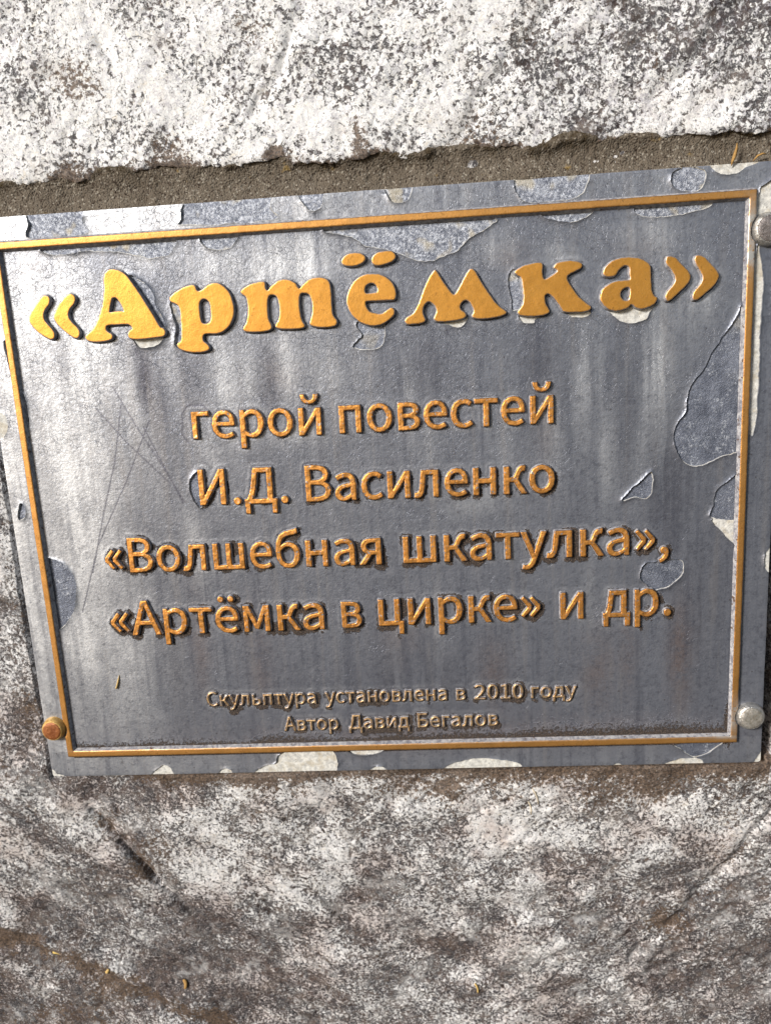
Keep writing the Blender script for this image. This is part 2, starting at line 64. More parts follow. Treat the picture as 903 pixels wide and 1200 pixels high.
G = json.loads(r'''{",":[97,[[[26,-67],[48,-54],[64,-38],[74,-17],[77,7],[76,22],[70,34],[62,42],[50,44],[41,43],[33,38],[28,31],[26,22],[28,12],[33,5],[41,1],[50,-1],[54,0],[51,-15],[44,-28],[33,-39],[19,-48]]]],".":[97,[[[49,-5],[58,-3],[65,2],[70,10],[72,20],[70,30],[65,37],[58,42],[49,44],[40,42],[32,37],[27,30],[26,20],[27,10],[32,2],[40,-3]]]],"0":[194,[[[97,-5],[130,4],[156,29],[172,70],[177,129],[172,187],[156,229],[130,253],[97,261],[64,253],[39,229],[23,187],[18,129],[23,70],[39,29],[64,4]],[[97,21],[77,28],[62,47],[52,81],[48,129],[52,177],[62,211],[77,230],[97,236],[117,230],[133,211],[143,177],[146,129],[143,81],[133,47],[117,28]]]],"1":[194,[[[31,0],[172,0],[172,27],[120,27],[120,257],[96,257],[85,251],[72,246],[58,242],[42,238],[42,218],[88,218],[88,27],[31,27]]]],"2":[194,[[[15,0],[177,0],[177,28],[106,28],[96,27],[85,27],[74,26],[64,25],[105,67],[137,108],[157,147],[165,186],[159,217],[144,241],[121,256],[90,261],[67,259],[47,251],[30,239],[14,224],[33,206],[44,217],[57,227],[71,233],[86,235],[107,231],[121,221],[130,205],[133,185],[126,150],[104,112],[68,68],[15,19]]]],"«":[168,[[[71,26],[85,37],[39,98],[85,160],[71,172],[18,111],[18,86]],[[133,26],[146,37],[100,98],[146,160],[133,172],[79,111],[79,86]]]],"»":[168,[[[35,26],[88,86],[88,111],[35,172],[21,160],[67,98],[21,37]],[[97,26],[150,86],[150,111],[97,172],[83,160],[129,98],[83,37]]]],"А":[213,[[[1,0],[34,0],[59,78],[153,78],[177,0],[211,0],[124,257],[88,257]],[[67,104],[79,144],[86,165],[93,187],[99,208],[105,230],[106,230],[113,208],[119,187],[125,165],[132,144],[145,104]]]],"Б":[227,[[[35,0],[118,0],[157,5],[186,19],[204,43],[210,78],[204,111],[184,133],[155,145],[117,149],[68,149],[68,229],[194,229],[194,257],[35,257]],[[68,26],[68,124],[112,124],[141,121],[162,113],[175,98],[179,77],[175,54],[162,38],[142,29],[113,26]]]],"В":[230,[[[35,0],[117,0],[156,5],[187,19],[207,42],[214,75],[210,99],[200,117],[183,129],[162,137],[162,138],[178,147],[190,159],[197,176],[200,194],[193,223],[175,242],[147,253],[111,257],[35,257]],[[68,148],[68,231],[107,231],[134,229],[153,222],[164,209],[168,190],[164,172],[153,159],[134,151],[106,148]],[[68,26],[68,123],[112,123],[142,120],[164,111],[178,97],[182,76],[178,54],[164,38],[142,29],[112,26]]]],"Д":[249,[[[42,0],[208,0],[208,-74],[236,-74],[239,8],[239,28],[211,28],[211,257],[81,257],[75,219],[70,187],[64,155],[58,120],[48,77],[39,50],[30,34],[22,28],[10,28],[10,8],[14,-74],[42,-74]],[[58,28],[67,42],[74,61],[81,85],[87,114],[92,145],[97,172],[101,199],[106,229],[178,229],[178,28]]]],"И":[257,[[[35,0],[69,0],[164,163],[192,215],[194,215],[192,195],[191,175],[190,155],[189,135],[189,0],[222,0],[222,257],[187,257],[92,94],[65,42],[63,42],[65,62],[66,82],[67,103],[67,123],[67,257],[35,257]]]],"С":[223,[[[132,-5],[155,-2],[176,5],[195,17],[211,32],[193,53],[180,41],[166,32],[151,26],[133,24],[100,31],[75,52],[59,85],[54,129],[59,172],[76,205],[101,226],[134,233],[150,231],[164,226],[176,219],[187,209],[204,230],[192,242],[175,252],[156,259],[134,261],[89,252],[53,226],[29,184],[20,128],[29,72],[52,31],[88,4]]]],"а":[197,[[[76,-5],[93,-2],[109,3],[125,12],[139,23],[140,23],[143,0],[169,0],[169,117],[165,149],[154,174],[133,189],[103,195],[81,193],[61,187],[43,179],[29,170],[41,148],[53,156],[67,162],[82,167],[98,168],[117,164],[129,154],[136,138],[137,120],[85,111],[49,97],[28,77],[21,49],[25,26],[36,10],[54,-1]],[[85,21],[72,23],[61,28],[54,38],[51,51],[56,68],[70,82],[97,92],[137,99],[137,46],[124,35],[111,28],[98,23]]]],"б":[213,[[[111,-5],[143,2],[170,22],[187,53],[194,94],[188,132],[173,160],[148,177],[118,183],[100,181],[83,175],[67,165],[53,151],[61,197],[79,224],[107,237],[147,244],[158,246],[168,249],[178,252],[186,257],[180,286],[171,282],[163,279],[153,277],[140,275],[91,263],[53,239],[29,193],[21,115],[27,64],[44,27],[73,3]],[[51,124],[66,140],[81,151],[95,157],[110,159],[132,154],[148,141],[158,121],[161,94],[157,65],[147,42],[131,27],[110,22],[85,28],[66,45],[55,72],[51,109]]]],"в":[199,[[[32,0],[109,0],[139,3],[162,13],[178,30],[183,54],[180,72],[172,85],[159,94],[144,100],[144,101],[157,107],[167,116],[173,127],[175,142],[170,164],[156,179],[134,187],[105,190],[32,190]],[[64,110],[64,167],[102,167],[121,165],[134,160],[142,151],[144,139],[141,127],[134,118],[120,112],[100,110]],[[64,23],[64,88],[103,88],[124,85],[140,79],[149,69],[152,56],[149,42],[140,32],[126,25],[105,23]]]],"г":[161,[[[32,0],[64,0],[64,164],[151,164],[151,190],[32,190]]]],"д":[208,[[[39,0],[168,0],[168,-67],[196,-67],[199,6],[199,26],[172,26],[172,190],[54,190],[44,106],[38,68],[31,45],[25,32],[17,26],[8,26],[8,6],[11,-67],[39,-67]],[[51,26],[57,38],[63,54],[68,74],[72,100],[79,164],[140,164],[140,26]]]],"е":[194,[[[109,-5],[127,-3],[144,1],[158,7],[172,15],[160,36],[149,30],[138,25],[126,22],[113,21],[88,26],[68,39],[55,60],[50,88],[178,88],[178,91],[179,96],[179,101],[179,106],[174,143],[160,171],[136,189],[103,195],[72,188],[44,168],[25,137],[18,95],[25,53],[45,22],[74,2]],[[49,110],[56,135],[68,154],[85,166],[104,169],[124,166],[139,154],[148,136],[151,110]]]],"и":[221,[[[32,0],[62,0],[134,109],[140,118],[147,129],[153,140],[159,150],[161,150],[160,131],[159,113],[158,96],[158,79],[158,0],[189,0],[189,190],[159,190],[87,81],[81,72],[74,61],[68,50],[62,41],[60,41],[61,59],[62,77],[63,95],[63,111],[63,190],[32,190]]]],"й":[221,[[[32,0],[62,0],[134,109],[140,118],[147,129],[153,140],[159,150],[161,150],[160,131],[159,113],[158,96],[158,79],[158,0],[189,0],[189,190],[159,190],[87,81],[81,72],[74,61],[68,50],[62,41],[60,41],[61,59],[62,77],[63,95],[63,111],[63,190],[32,190]],[[112,224],[139,229],[158,243],[169,262],[173,284],[146,284],[144,268],[138,255],[128,247],[112,243],[95,247],[84,255],[78,268],[76,284],[50,284],[54,262],[65,243],[84,229]]]],"к":[195,[[[32,0],[64,0],[64,86],[102,86],[155,0],[189,0],[125,100],[141,138],[148,152],[155,159],[162,163],[169,164],[172,164],[175,163],[181,193],[176,195],[169,195],[155,194],[143,188],[131,175],[120,154],[101,112],[64,112],[64,190],[32,190]]]],"л":[208,[[[21,-5],[40,-1],[55,11],[65,31],[71,58],[75,85],[78,111],[81,138],[84,164],[143,164],[143,0],[175,0],[175,190],[59,190],[55,159],[51,128],[48,98],[44,67],[41,48],[35,36],[28,29],[19,26],[14,27],[10,28],[4,-2],[8,-3],[12,-4],[16,-4]]]],"м":[248,[[[32,0],[61,0],[61,86],[61,100],[60,117],[58,135],[57,151],[59,151],[63,140],[68,129],[72,117],[76,106],[113,18],[134,18],[171,106],[175,117],[180,128],[184,140],[189,151],[190,151],[189,135],[188,117],[187,100],[187,86],[187,0],[216,0],[216,190],[179,190],[143,101],[139,89],[134,77],[130,66],[125,55],[124,55],[119,66],[115,77],[111,89],[106,101],[69,190],[32,190]]]],"н":[220,[[[32,0],[64,0],[64,85],[156,85],[156,0],[188,0],[188,190],[156,190],[156,113],[64,113],[64,190],[32,190]]]],"о":[212,[[[106,-5],[139,2],[167,22],[187,53],[194,95],[187,137],[167,169],[139,188],[106,195],[73,188],[45,169],[25,137],[18,95],[25,53],[45,22],[73,2]],[[106,22],[84,27],[66,42],[55,65],[51,95],[55,125],[66,148],[84,163],[106,168],[129,163],[146,148],[157,125],[161,95],[157,65],[146,42],[129,27]]]],"п":[216,[[[32,0],[64,0],[64,164],[152,164],[152,0],[184,0],[184,190],[32,190]]]],"р":[217,[[[32,-80],[64,-80],[64,-16],[63,18],[76,8],[90,1],[103,-3],[116,-5],[147,2],[173,22],[192,55],[199,98],[194,138],[179,169],[155,188],[123,195],[107,193],[91,187],[76,178],[62,168],[58,190],[32,190]],[[111,22],[100,23],[89,27],[77,33],[64,42],[64,142],[78,153],[91,161],[103,166],[115,168],[138,163],[154,149],[163,127],[165,98],[161,66],[150,42],[132,28]]]],"с":[179,[[[107,-5],[124,-3],[140,2],[155,9],[169,19],[155,41],[145,34],[134,28],[123,24],[110,22],[86,27],[67,42],[55,65],[51,95],[56,125],[68,148],[87,163],[111,168],[122,167],[131,164],[140,158],[149,152],[165,173],[154,181],[142,188],[127,193],[110,195],[75,188],[46,169],[26,137],[18,95],[25,53],[44,22],[72,2]]]],"т":[180,[[[74,0],[106,0],[106,164],[170,164],[170,190],[10,190],[10,164],[74,164]]]],"у":[182,[[[35,-82],[61,-77],[80,-63],[95,-42],[106,-16],[178,190],[147,190],[112,85],[109,72],[105,58],[101,44],[97,31],[95,31],[90,44],[86,58],[81,72],[76,85],[38,190],[5,190],[81,0],[77,-15],[70,-31],[60,-44],[49,-53],[34,-56],[30,-55],[26,-55],[22,-54],[19,-53],[13,-78],[18,-80],[23,-81],[29,-82]]]],"ц":[217,[[[179,-67],[206,-67],[209,6],[209,26],[181,26],[181,190],[150,190],[150,26],[64,26],[64,190],[32,190],[32,0],[179,0]]]],"ш":[293,[[[32,0],[261,0],[261,190],[229,190],[229,26],[162,26],[162,190],[131,190],[131,26],[64,26],[64,190],[32,190]]]],"ь":[192,[[[32,0],[100,0],[131,4],[155,15],[170,33],[176,61],[170,87],[155,106],[131,117],[100,120],[64,120],[64,190],[32,190]],[[64,26],[64,95],[97,95],[118,93],[133,87],[141,76],[144,61],[141,45],[133,34],[118,28],[97,26]]]],"я":[201,[[[107,98],[87,101],[72,107],[62,118],[59,133],[62,148],[72,158],[87,164],[107,166],[137,166],[137,98]],[[13,0],[49,0],[101,75],[102,75],[137,75],[137,0],[169,0],[169,190],[102,190],[72,187],[49,178],[33,160],[27,134],[31,114],[40,98],[54,87],[71,79]]]],"ё":[194,[[[109,-5],[127,-3],[144,1],[158,7],[172,15],[160,36],[149,30],[138,25],[126,22],[113,21],[88,26],[68,39],[55,60],[50,88],[178,88],[178,91],[179,96],[179,101],[179,106],[174,143],[160,171],[136,189],[103,195],[72,188],[44,168],[25,137],[18,95],[25,53],[45,22],[74,2]],[[49,110],[56,135],[68,154],[85,166],[104,169],[124,166],[139,154],[148,136],[151,110]],[[65,230],[73,232],[79,236],[84,242],[85,249],[84,257],[79,263],[73,267],[65,269],[58,267],[52,263],[48,257],[46,249],[48,242],[52,236],[58,232]],[[141,230],[149,232],[155,236],[159,242],[160,249],[159,257],[155,263],[149,267],[141,269],[133,267],[127,263],[123,257],[121,249],[123,242],[127,236],[133,232]]]]}''')

# ------------------------------------------------------------------ helpers: noise
RNG = np.random.default_rng(11)
TAB = RNG.random((512, 512))

def vnoise(x, y, seed=0):
    x = x + seed * 37.7; y = y + seed * 91.3
    xi = np.floor(x).astype(int); yi = np.floor(y).astype(int)
    fx = x - xi; fy = y - yi
    fx = fx * fx * fx * (fx * (fx * 6 - 15) + 10); fy = fy * fy * fy * (fy * (fy * 6 - 15) + 10)
    a = TAB[xi % 512, yi % 512]; b = TAB[(xi + 1) % 512, yi % 512]
    c = TAB[xi % 512, (yi + 1) % 512]; d = TAB[(xi + 1) % 512, (yi + 1) % 512]
    return (a * (1 - fx) + b * fx) * (1 - fy) + (c * (1 - fx) + d * fx) * fy

def fbm(x, y, size, oct=4, seed=0, gain=0.5):
    s = 0.0; a = 1.0; t = 0.0; f = 1.0 / size
    ca, sa = math.cos(0.6), math.sin(0.6)
    for k in range(oct):
        s = s + a * (vnoise(x * f, y * f, seed + k * 3.1) - 0.5); t += a * 0.5
        x, y = x * ca - y * sa, x * sa + y * ca
        f *= 2.03; a *= gain
    return s / t            # about -1 .. 1

def smooth(e0, e1, v):
    t = np.clip((v - e0) / (e1 - e0), 0, 1)
    return t * t * (3 - 2 * t)

# ------------------------------------------------------------------ helpers: outlines and distance fields
def catmull(pts, k=5):
    p = np.array(pts, float); n = len(p); out = []
    for i in range(n):
        a, b, c, d = p[i - 1], p[i], p[(i + 1) % n], p[(i + 2) % n]
        for j in range(k):
            t = j / k
            out.append(0.5 * (2 * b + (c - a) * t + (2 * a - 5 * b + 4 * c - d) * t * t + (3 * b - a - 3 * c + d) * t ** 3))
    return np.array(out)

def seg_dist(X, Z, A, B):
    best = np.full(X.shape, 1e9)
    for (ax, az), (bx, bz) in zip(A, B):
        dx, dz = bx - ax, bz - az
        L = dx * dx + dz * dz + 1e-12
        t = np.clip(((X - ax) * dx + (Z - az) * dz) / L, 0, 1)
        d = (X - ax - t * dx) ** 2 + (Z - az - t * dz) ** 2
        np.minimum(best, d, out=best)
    return np.sqrt(best)

def line_dist(X, Z, pts):
    p = np.array(pts, float)
    return seg_dist(X, Z, p[:-1], p[1:])

def sdf(X, Z, loops):
    """signed distance, positive inside; even-odd over all loops"""
    inside = np.zeros(X.shape, bool); A = []; B = []
    for lp in loops:
        p = np.array(lp, float); q = np.roll(p, -1, 0)
        A.append(p); B.append(q)
        for (ax, az), (bx, bz) in zip(p, q):
            if az == bz: continue
            m = (az > Z) != (bz > Z)
            inside ^= m & (X < (bx - ax) * (Z - az) / (bz - az) + ax)
    d = seg_dist(X, Z, np.concatenate(A), np.concatenate(B))
    return np.where(inside, d, -d)

def grid(x0, x1, z0, z1, h):
    xs = np.arange(x0, x1 + h, h); zs = np.arange(z0, z1 + h, h)
    X, Z = np.meshgrid(xs, zs, indexing='ij')
    return X, Z

CASES = {  # corners 0:(0,0) 1:(1,0) 2:(1,1) 3:(0,1); edges 4:01 5:12 6:23 7:30
    1: [(0, 4, 7)], 2: [(1, 5, 4)], 3: [(0, 1, 5, 7)], 4: [(2, 6, 5)], 5: [(0, 4, 5, 2, 6, 7)], 6: [(1, 2, 6, 4)],
    7: [(0, 1, 2, 6, 7)], 8: [(3, 7, 6)], 9: [(0, 4, 6, 3)], 10: [(1, 5, 6, 3, 7, 4)], 11: [(0, 1, 5, 6, 3)],
    12: [(3, 7, 5, 2)], 13: [(0, 4, 5, 2, 3)], 14: [(1, 2, 3, 7, 4)], 15: [(0, 1, 2, 3)]}

def region(X, Z, d):
    """polygons of the area d>0 on a grid: verts (n,2), interpolated d, faces, rim edges in face order"""
    nx, nz = X.shape
    d = np.where(np.abs(d) < 1e-4, 1e-4, d)
    gid = np.arange(nx * nz).reshape(nx, nz)
    N = nx * nz
    ins = d > 0
    code = (ins[:-1, :-1] * 1 + ins[1:, :-1] * 2 + ins[1:, 1:] * 4 + ins[:-1, 1:] * 8)
    c0 = gid[:-1, :-1]; c1 = gid[1:, :-1]; c2 = gid[1:, 1:]; c3 = gid[:-1, 1:]
    # edge ids: along x: N + id of lower x corner ; along z: 2N + id
    e = {4: N + c0, 5: 2 * N + c1, 6: N + c3, 7: 2 * N + c0, 0: c0, 1: c1, 2: c2, 3: c3}
    polys = []
    for k, plist in CASES.items():
        m = code == k
        if not m.any(): continue
        for pl in plist:
            polys.append(np.stack([e[i][m] for i in pl], 1))
    if not polys:
        return np.zeros((0, 2)), np.zeros(0), [], []
    used = np.unique(np.concatenate([p.ravel() for p in polys]))
    xf, zf, df = X.ravel(), Z.ravel(), d.ravel()
    V = np.zeros((len(used), 2)); dv = np.zeros(len(used))
    g = used < N
    V[g, 0] = xf[used[g]]; V[g, 1] = zf[used[g]]; dv[g] = df[used[g]]
    for base, step in ((N, nz), (2 * N, 1)):
        m = (used >= base) & (used < base + N)
        a = used[m] - base; b = a + step
        t = df[a] / (df[a] - df[b])
        V[m, 0] = xf[a] + t * (xf[b] - xf[a]); V[m, 1] = zf[a] + t * (zf[b] - zf[a])
    faces = []
    rim = []
    edge_v = used >= N
    for p in polys:
        q = np.searchsorted(used, p)
        faces.append(q)
        n = q.shape[1]
        for i in range(n):
            a, b = q[:, i], q[:, (i + 1) % n]
            m = edge_v[a] & edge_v[b]
            if n == 6 or m.any():
                rim.append(np.stack([a[m], b[m]], 1))
    rim = np.concatenate(rim) if rim else np.zeros((0, 2), int)
    return V, dv, faces, rim

def new_mesh(name, co, face_arrays, mats, mat_ids=None, smooth_flags=None, attrs=None, parent=None):
    """co (n,3) in drawing millimetres as x, depth (towards the wall), z"""
    me = bpy.data.meshes.new(name)
    nl = sum(f.size for f in face_arrays); nf = sum(len(f) for f in face_arrays)
    me.vertices.add(len(co)); me.loops.add(nl); me.polygons.add(nf)
    wco = np.empty((len(co), 3), np.float32)
    wco[:, 0] = (co[:, 0] + OX) * MM; wco[:, 1] = co[:, 1] * MM; wco[:, 2] = (co[:, 2] + OZ) * MM
    me.vertices.foreach_set('co', wco.ravel())
    me.loops.foreach_set('vertex_index', np.concatenate([f.ravel() for f in face_arrays]).astype(np.int32))
    tot = np.concatenate([np.full(len(f), f.shape[1], np.int32) for f in face_arrays])
    me.polygons.foreach_set('loop_start', np.concatenate([[0], np.cumsum(tot)[:-1]]).astype(np.int32))
    for m in mats: me.materials.append(m)
    if mat_ids is not None: me.polygons.foreach_set('material_index', np.asarray(mat_ids, np.int32))
    if smooth_flags is None: smooth_flags = np.ones(nf, bool)
    me.polygons.foreach_set('use_smooth', np.asarray(smooth_flags, bool))
    for k, v in (attrs or {}).items():
        a = me.attributes.new(k, 'FLOAT', 'POINT')
        a.data.foreach_set('value', np.asarray(v, np.float32))
    me.update(calc_edges=True); me.validate()
    ob = bpy.data.objects.new(name, me)
    COL.objects.link(ob)
    if parent is not None:
        ob.parent = parent
        ob.matrix_parent_inverse = Matrix.Translation(parent.location).inverted()
    return ob

def solid(name, X, Z, d, top, base, mats, wall_mat=0, draft=0.0, attrs=None, parent=None, smooth_wall=True):
    """relief piece: front surface at depth top(V, dv), walls down to depth base; even outline from d>0"""
    V, dv, faces, rim = region(X, Z, d)
    n = len(V)
    yt = top(V, dv)
    co = np.stack([V[:, 0], yt, V[:, 1]], 1)
    fa = list(faces); ids = [np.zeros(len(f), int) for f in faces]
    at = {k: f(V, dv) for k, f in (attrs or {}).items()}
    if len(rim):
        ru = np.unique(rim)
        nr = np.zeros((n, 2))
        t = V[rim[:, 1]] - V[rim[:, 0]]
        nn = np.stack([t[:, 1], -t[:, 0]], 1)           # outward for counter-clockwise faces
        np.add.at(nr, rim[:, 0], nn); np.add.at(nr, rim[:, 1], nn)
        nr /= np.linalg.norm(nr, axis=1, keepdims=True) + 1e-9
        m1 = np.full(n, -1); m1[ru] = n + np.arange(len(ru))
        m2 = np.full(n, -1); m2[ru] = n + len(ru) + np.arange(len(ru))
        c1 = co[ru]
        ob_ = V[ru] + nr[ru] * draft
        c2 = np.stack([ob_[:, 0], np.full(len(ru), base), ob_[:, 1]], 1)
        co = np.concatenate([co, c1, c2])
        a, b = rim[:, 0], rim[:, 1]
        q = np.stack([m1[a], m2[a], m2[b], m1[b]], 1)
        fa.append(q); ids.append(np.full(len(q), wall_mat))
        at = {k: np.concatenate([v, v[ru], v[ru]]) for k, v in at.items()}
    return new_mesh(name, co, fa, mats, np.concatenate(ids), None, at, parent)

def tag(o, label=None, cat=None, group=None, kind=None):
    if label: o['label'] = label
    if cat: o['category'] = cat
    if group: o['group'] = group
    if kind: o['kind'] = kind
    return o

def empty(name, x, y, z):
    o = bpy.data.objects.new(name, None)
    o.empty_display_size = 0.01
    o.location = ((x + OX) * MM, y * MM, (z + OZ) * MM)
    COL.objects.link(o)
    return o

# ------------------------------------------------------------------ helpers: materials
class NT:
    def __init__(self, name):
        self.m = bpy.data.materials.new(name); self.m.use_nodes = True
        self.t = self.m.node_tree; self.b = self.t.nodes['Principled BSDF']
        tc = self.t.nodes.new('ShaderNodeNewGeometry')
        mp = self.t.nodes.new('ShaderNodeVectorMath'); mp.operation = 'SCALE'; mp.inputs['Scale'].default_value = 1000.0
        self.t.links.new(tc.outputs['Position'], mp.inputs[0])
        self.P = mp.outputs[0]; self.geo = tc
    def n(self, typ, **kw):
        nd = self.t.nodes.new(typ)
        for k, v in kw.items(): setattr(nd, k, v)
        return nd
    def set(self, sock, v):
        if isinstance(v, bpy.types.NodeSocket): self.t.links.new(v, sock)
        elif hasattr(sock.default_value, '__len__') and len(sock.default_value) == 4 and len(v) == 3: sock.default_value = (*v, 1)
        else: sock.default_value = v
    def noise(self, size, detail=3, rough=0.55, dist=0.0, off=0.0, vec=None):
        nd = self.n('ShaderNodeTexNoise')
        v = vec or self.P
        if off:
            ad = self.n('ShaderNodeVectorMath', operation='ADD'); self.set(ad.inputs[0], v); ad.inputs[1].default_value = (off, off * 1.7, off * .3); v = ad.outputs[0]
        self.set(nd.inputs['Vector'], v)
        nd.inputs['Scale'].default_value = 1.0 / size; nd.inputs['Detail'].default_value = detail
        nd.inputs['Roughness'].default_value = rough; nd.inputs['Distortion'].default_value = dist
        return nd.outputs['Fac']
    def voro(self, size, feature='F1', vec=None, out='Color', rnd=1.0):
        nd = self.n('ShaderNodeTexVoronoi', feature=feature)
        self.set(nd.inputs['Vector'], vec or self.P); nd.inputs['Scale'].default_value = 1.0 / size
        nd.inputs['Randomness'].default_value = rnd
        return nd.outputs[out]
    def ramp(self, v, stops, mode='LINEAR'):
        nd = self.n('ShaderNodeValToRGB'); self.set(nd.inputs[0], v)
        cr = nd.color_ramp; cr.interpolation = mode
        while len(cr.elements) < len(stops): cr.elements.new(0.5)
        for e, (p, c) in zip(cr.elements, stops):
            e.position = p; e.color = (c, c, c, 1) if not hasattr(c, '__len__') else (*c, 1)
        return nd.outputs[0]
    def step(self, v, a, b):
        nd = self.n('ShaderNodeMapRange', interpolation_type='SMOOTHSTEP'); self.set(nd.inputs[0], v)
        nd.inputs[1].default_value = a; nd.inputs[2].default_value = b
        return nd.outputs[0]
    def math(self, op, a, b=0.0, c=None, clamp=False):
        nd = self.n('ShaderNodeMath', operation=op, use_clamp=clamp); self.set(nd.inputs[0], a); self.set(nd.inputs[1], b)
        if c is not None: self.set(nd.inputs[2], c)
        return nd.outputs[0]
    def mix(self, f, a, b, mode='MIX'):
        nd = self.n('ShaderNodeMix', data_type='RGBA', blend_type=mode)
        self.set(nd.inputs['Factor'], f); self.set(nd.inputs['A'], a) if False else None
        self.set(nd.inputs[6], a); self.set(nd.inputs[7], b)
        return nd.outputs[2]
    def attr(self, name):
        nd = self.n('ShaderNodeAttribute', attribute_name=name); return nd.outputs['Fac']
    def bump(self, h, dist, strength=1.0, prev=None):
        nd = self.n('ShaderNodeBump'); nd.inputs['Distance'].default_value = dist; nd.inputs['Strength'].default_value = strength
        self.set(nd.inputs['Height'], h)
        if prev is not None: self.set(nd.inputs['Normal'], prev)
        return nd.outputs[0]
    def out(self, color, rough, metal=0.0, normal=None, spec=0.5):
        self.set(self.b.inputs['Base Color'], color); self.set(self.b.inputs['Roughness'], rough)
        self.set(self.b.inputs['Metallic'], metal); self.set(self.b.inputs['Specular IOR Level'], spec)
        if normal is not None: self.set(self.b.inputs['Normal'], normal)
        return self.m

def mat_granite(name, grain, cover, white, grey, brown, toned, wisps, seed, incl=.5, edge=.06):
    """coarse crystalline stone: pale felspar, grey quartz, dark mica in clusters, brown earth in its hollows"""
    t = NT(name)
    tone = t.attr('tone'); dirt = t.attr('dirt'); wisp = t.attr('wisp')
    warp = t.n('ShaderNodeTexNoise'); t.set(warp.inputs['Vector'], t.P); warp.inputs['Scale'].default_value = 0.8 / grain; warp.inputs['Detail'].default_value = 4
    sc = t.n('ShaderNodeVectorMath', operation='SCALE'); t.set(sc.inputs[0], warp.outputs['Color']); sc.inputs['Scale'].default_value = grain * 2.4
    ad = t.n('ShaderNodeVectorMath', operation='ADD'); t.set(ad.inputs[0], t.P); t.set(ad.inputs[1], sc.outputs[0])
    W = ad.outputs[0]
    sep = t.n('ShaderNodeSeparateColor'); t.set(sep.inputs[0], t.voro(grain, vec=W))
    sep2 = t.n('ShaderNodeSeparateColor'); t.set(sep2.inputs[0], t.voro(grain * .42, vec=W))
    soft = t.noise(grain * 2.2, 4, .6, off=seed + 3)
    fine = t.noise(grain * .40, 4, .75, vec=W, off=seed + 13)
    big = t.noise(grain * 16, 4, .6, off=seed + 57)
    # pale base with many small steps of grey, cream and lilac
    v = t.math('ADD', t.math('MULTIPLY', sep.outputs[0], .38), t.math('ADD', t.math('MULTIPLY', sep2.outputs[0], .22), t.math('MULTIPLY', soft, .55)))
    v = t.math('SUBTRACT', v, t.math('MULTIPLY', tone, .18))
    mid = tuple((a + b) / 2 for a, b in zip(white, grey))
    col = t.ramp(v, [(.22, grey), (.40, mid), (.52, white), (.74, white), (.86, (white[0] * .97, white[1] * .92, white[2] * .84))])
    col = t.mix(t.math('MULTIPLY', t.step(fine, .50, .72), .32), col, (grey[0] * .6, grey[1] * .58, grey[2] * .6))
    # mica: irregular clusters at two sizes, edges soft
    thr = t.math('ADD', t.noise(grain * 1.15, 5, .68, vec=W, off=seed + 31), t.math('MULTIPLY', t.math('SUBTRACT', big, .5), .44))
    thr = t.math('ADD', thr, t.math('ADD', t.math('MULTIPLY', tone, toned), t.math('MULTIPLY', wisp, wisps)))
    spk = t.step(thr, cover, cover + edge)
    inc = t.step(t.noise(grain * .8, 4, .7, vec=W, off=seed + 63), .50, .60)
    spk = t.math('MULTIPLY', spk, t.math('SUBTRACT', 1.0, t.math('MULTIPLY', inc, incl)))
    dk = t.mix(t.step(t.noise(grain * 3.0, 4, .65, off=seed + 5), .42, .62), (.018, .014, .018), brown)
    dk = t.mix(t.math('MULTIPLY', t.step(fine, .52, .7), .12), dk, grey)
    col = t.mix(t.math('MULTIPLY', spk, .93), col, dk)
    s2 = t.step(t.math('ADD', t.noise(grain * .55, 4, .65, vec=W, off=seed + 77), t.math('MULTIPLY', tone, .07)), .60, .68)
    col = t.mix(t.math('MULTIPLY', s2, .85), col, (.035, .026, .028))
    pit = t.step(t.math('ADD', t.noise(grain * 2.6, 5, .7, vec=W, off=seed + 23), t.math('ADD', t.math('MULTIPLY', t.math('SUBTRACT', t.noise(grain * 13, 3, .6, off=seed + 39), .5), .5), t.math('MULTIPLY', wisp, .10))), .665, .70)
    col = t.mix(t.math('MULTIPLY', pit, .90), col, t.mix(t.noise(grain * 4, 2, off=seed + 2), (.020, .015, .016), (.070, .042, .032)))
    # faint broad discoloration
    col = t.mix(t.math('MULTIPLY', t.step(t.noise(grain * 9, 4, .65, off=seed + 43), .50, .72), .30), col, (.36, .30, .25), 'MIX')
    if seed:
        warm = t.step(t.math('ADD', t.noise(26, 5, .65, off=seed + 7), t.math('MULTIPLY', tone, .10)), .47, .66)
        col = t.mix(t.math('MULTIPLY', warm, .48), col, t.mix(t.noise(9, 3), (.60, .46, .38), (.66, .52, .50)), 'MULTIPLY')
        pale = t.step(t.noise(20, 5, .65, off=seed + 29), .52, .66)
        col = t.mix(t.math('MULTIPLY', t.math('MULTIPLY', pale, t.step(soft, .36, .56)), .42), col, white)
    dn = t.math('MULTIPLY', t.step(t.math('ADD', t.noise(grain * 1.4, 5, .78, off=seed + 91), t.math('MULTIPLY', dirt, .36)), .67, .735), .93)
    col = t.mix(dn, col, t.mix(t.step(t.noise(.9, 4, .7, off=seed), .35, .65), (.045, .027, .018), (.200, .135, .090)))
    h = t.math('SUBTRACT', t.math('ADD', t.math('MULTIPLY', sep.outputs[1], .30), t.math('MULTIPLY', fine, .9)), t.math('ADD', t.math('MULTIPLY', spk, .8), t.math('MULTIPLY', pit, 1.2)))
    nb = t.bump(h, .00032 * grain, 1.0)
    nb = t.bump(t.noise(6, 6, .65, off=seed + 3), .0010, .6, nb)
    rough = t.math('SUBTRACT', .68, t.math('MULTIPLY', t.step(sep2.outputs[2], .86, .95), .36))
    return t.out(col, rough, 0, nb, .4)

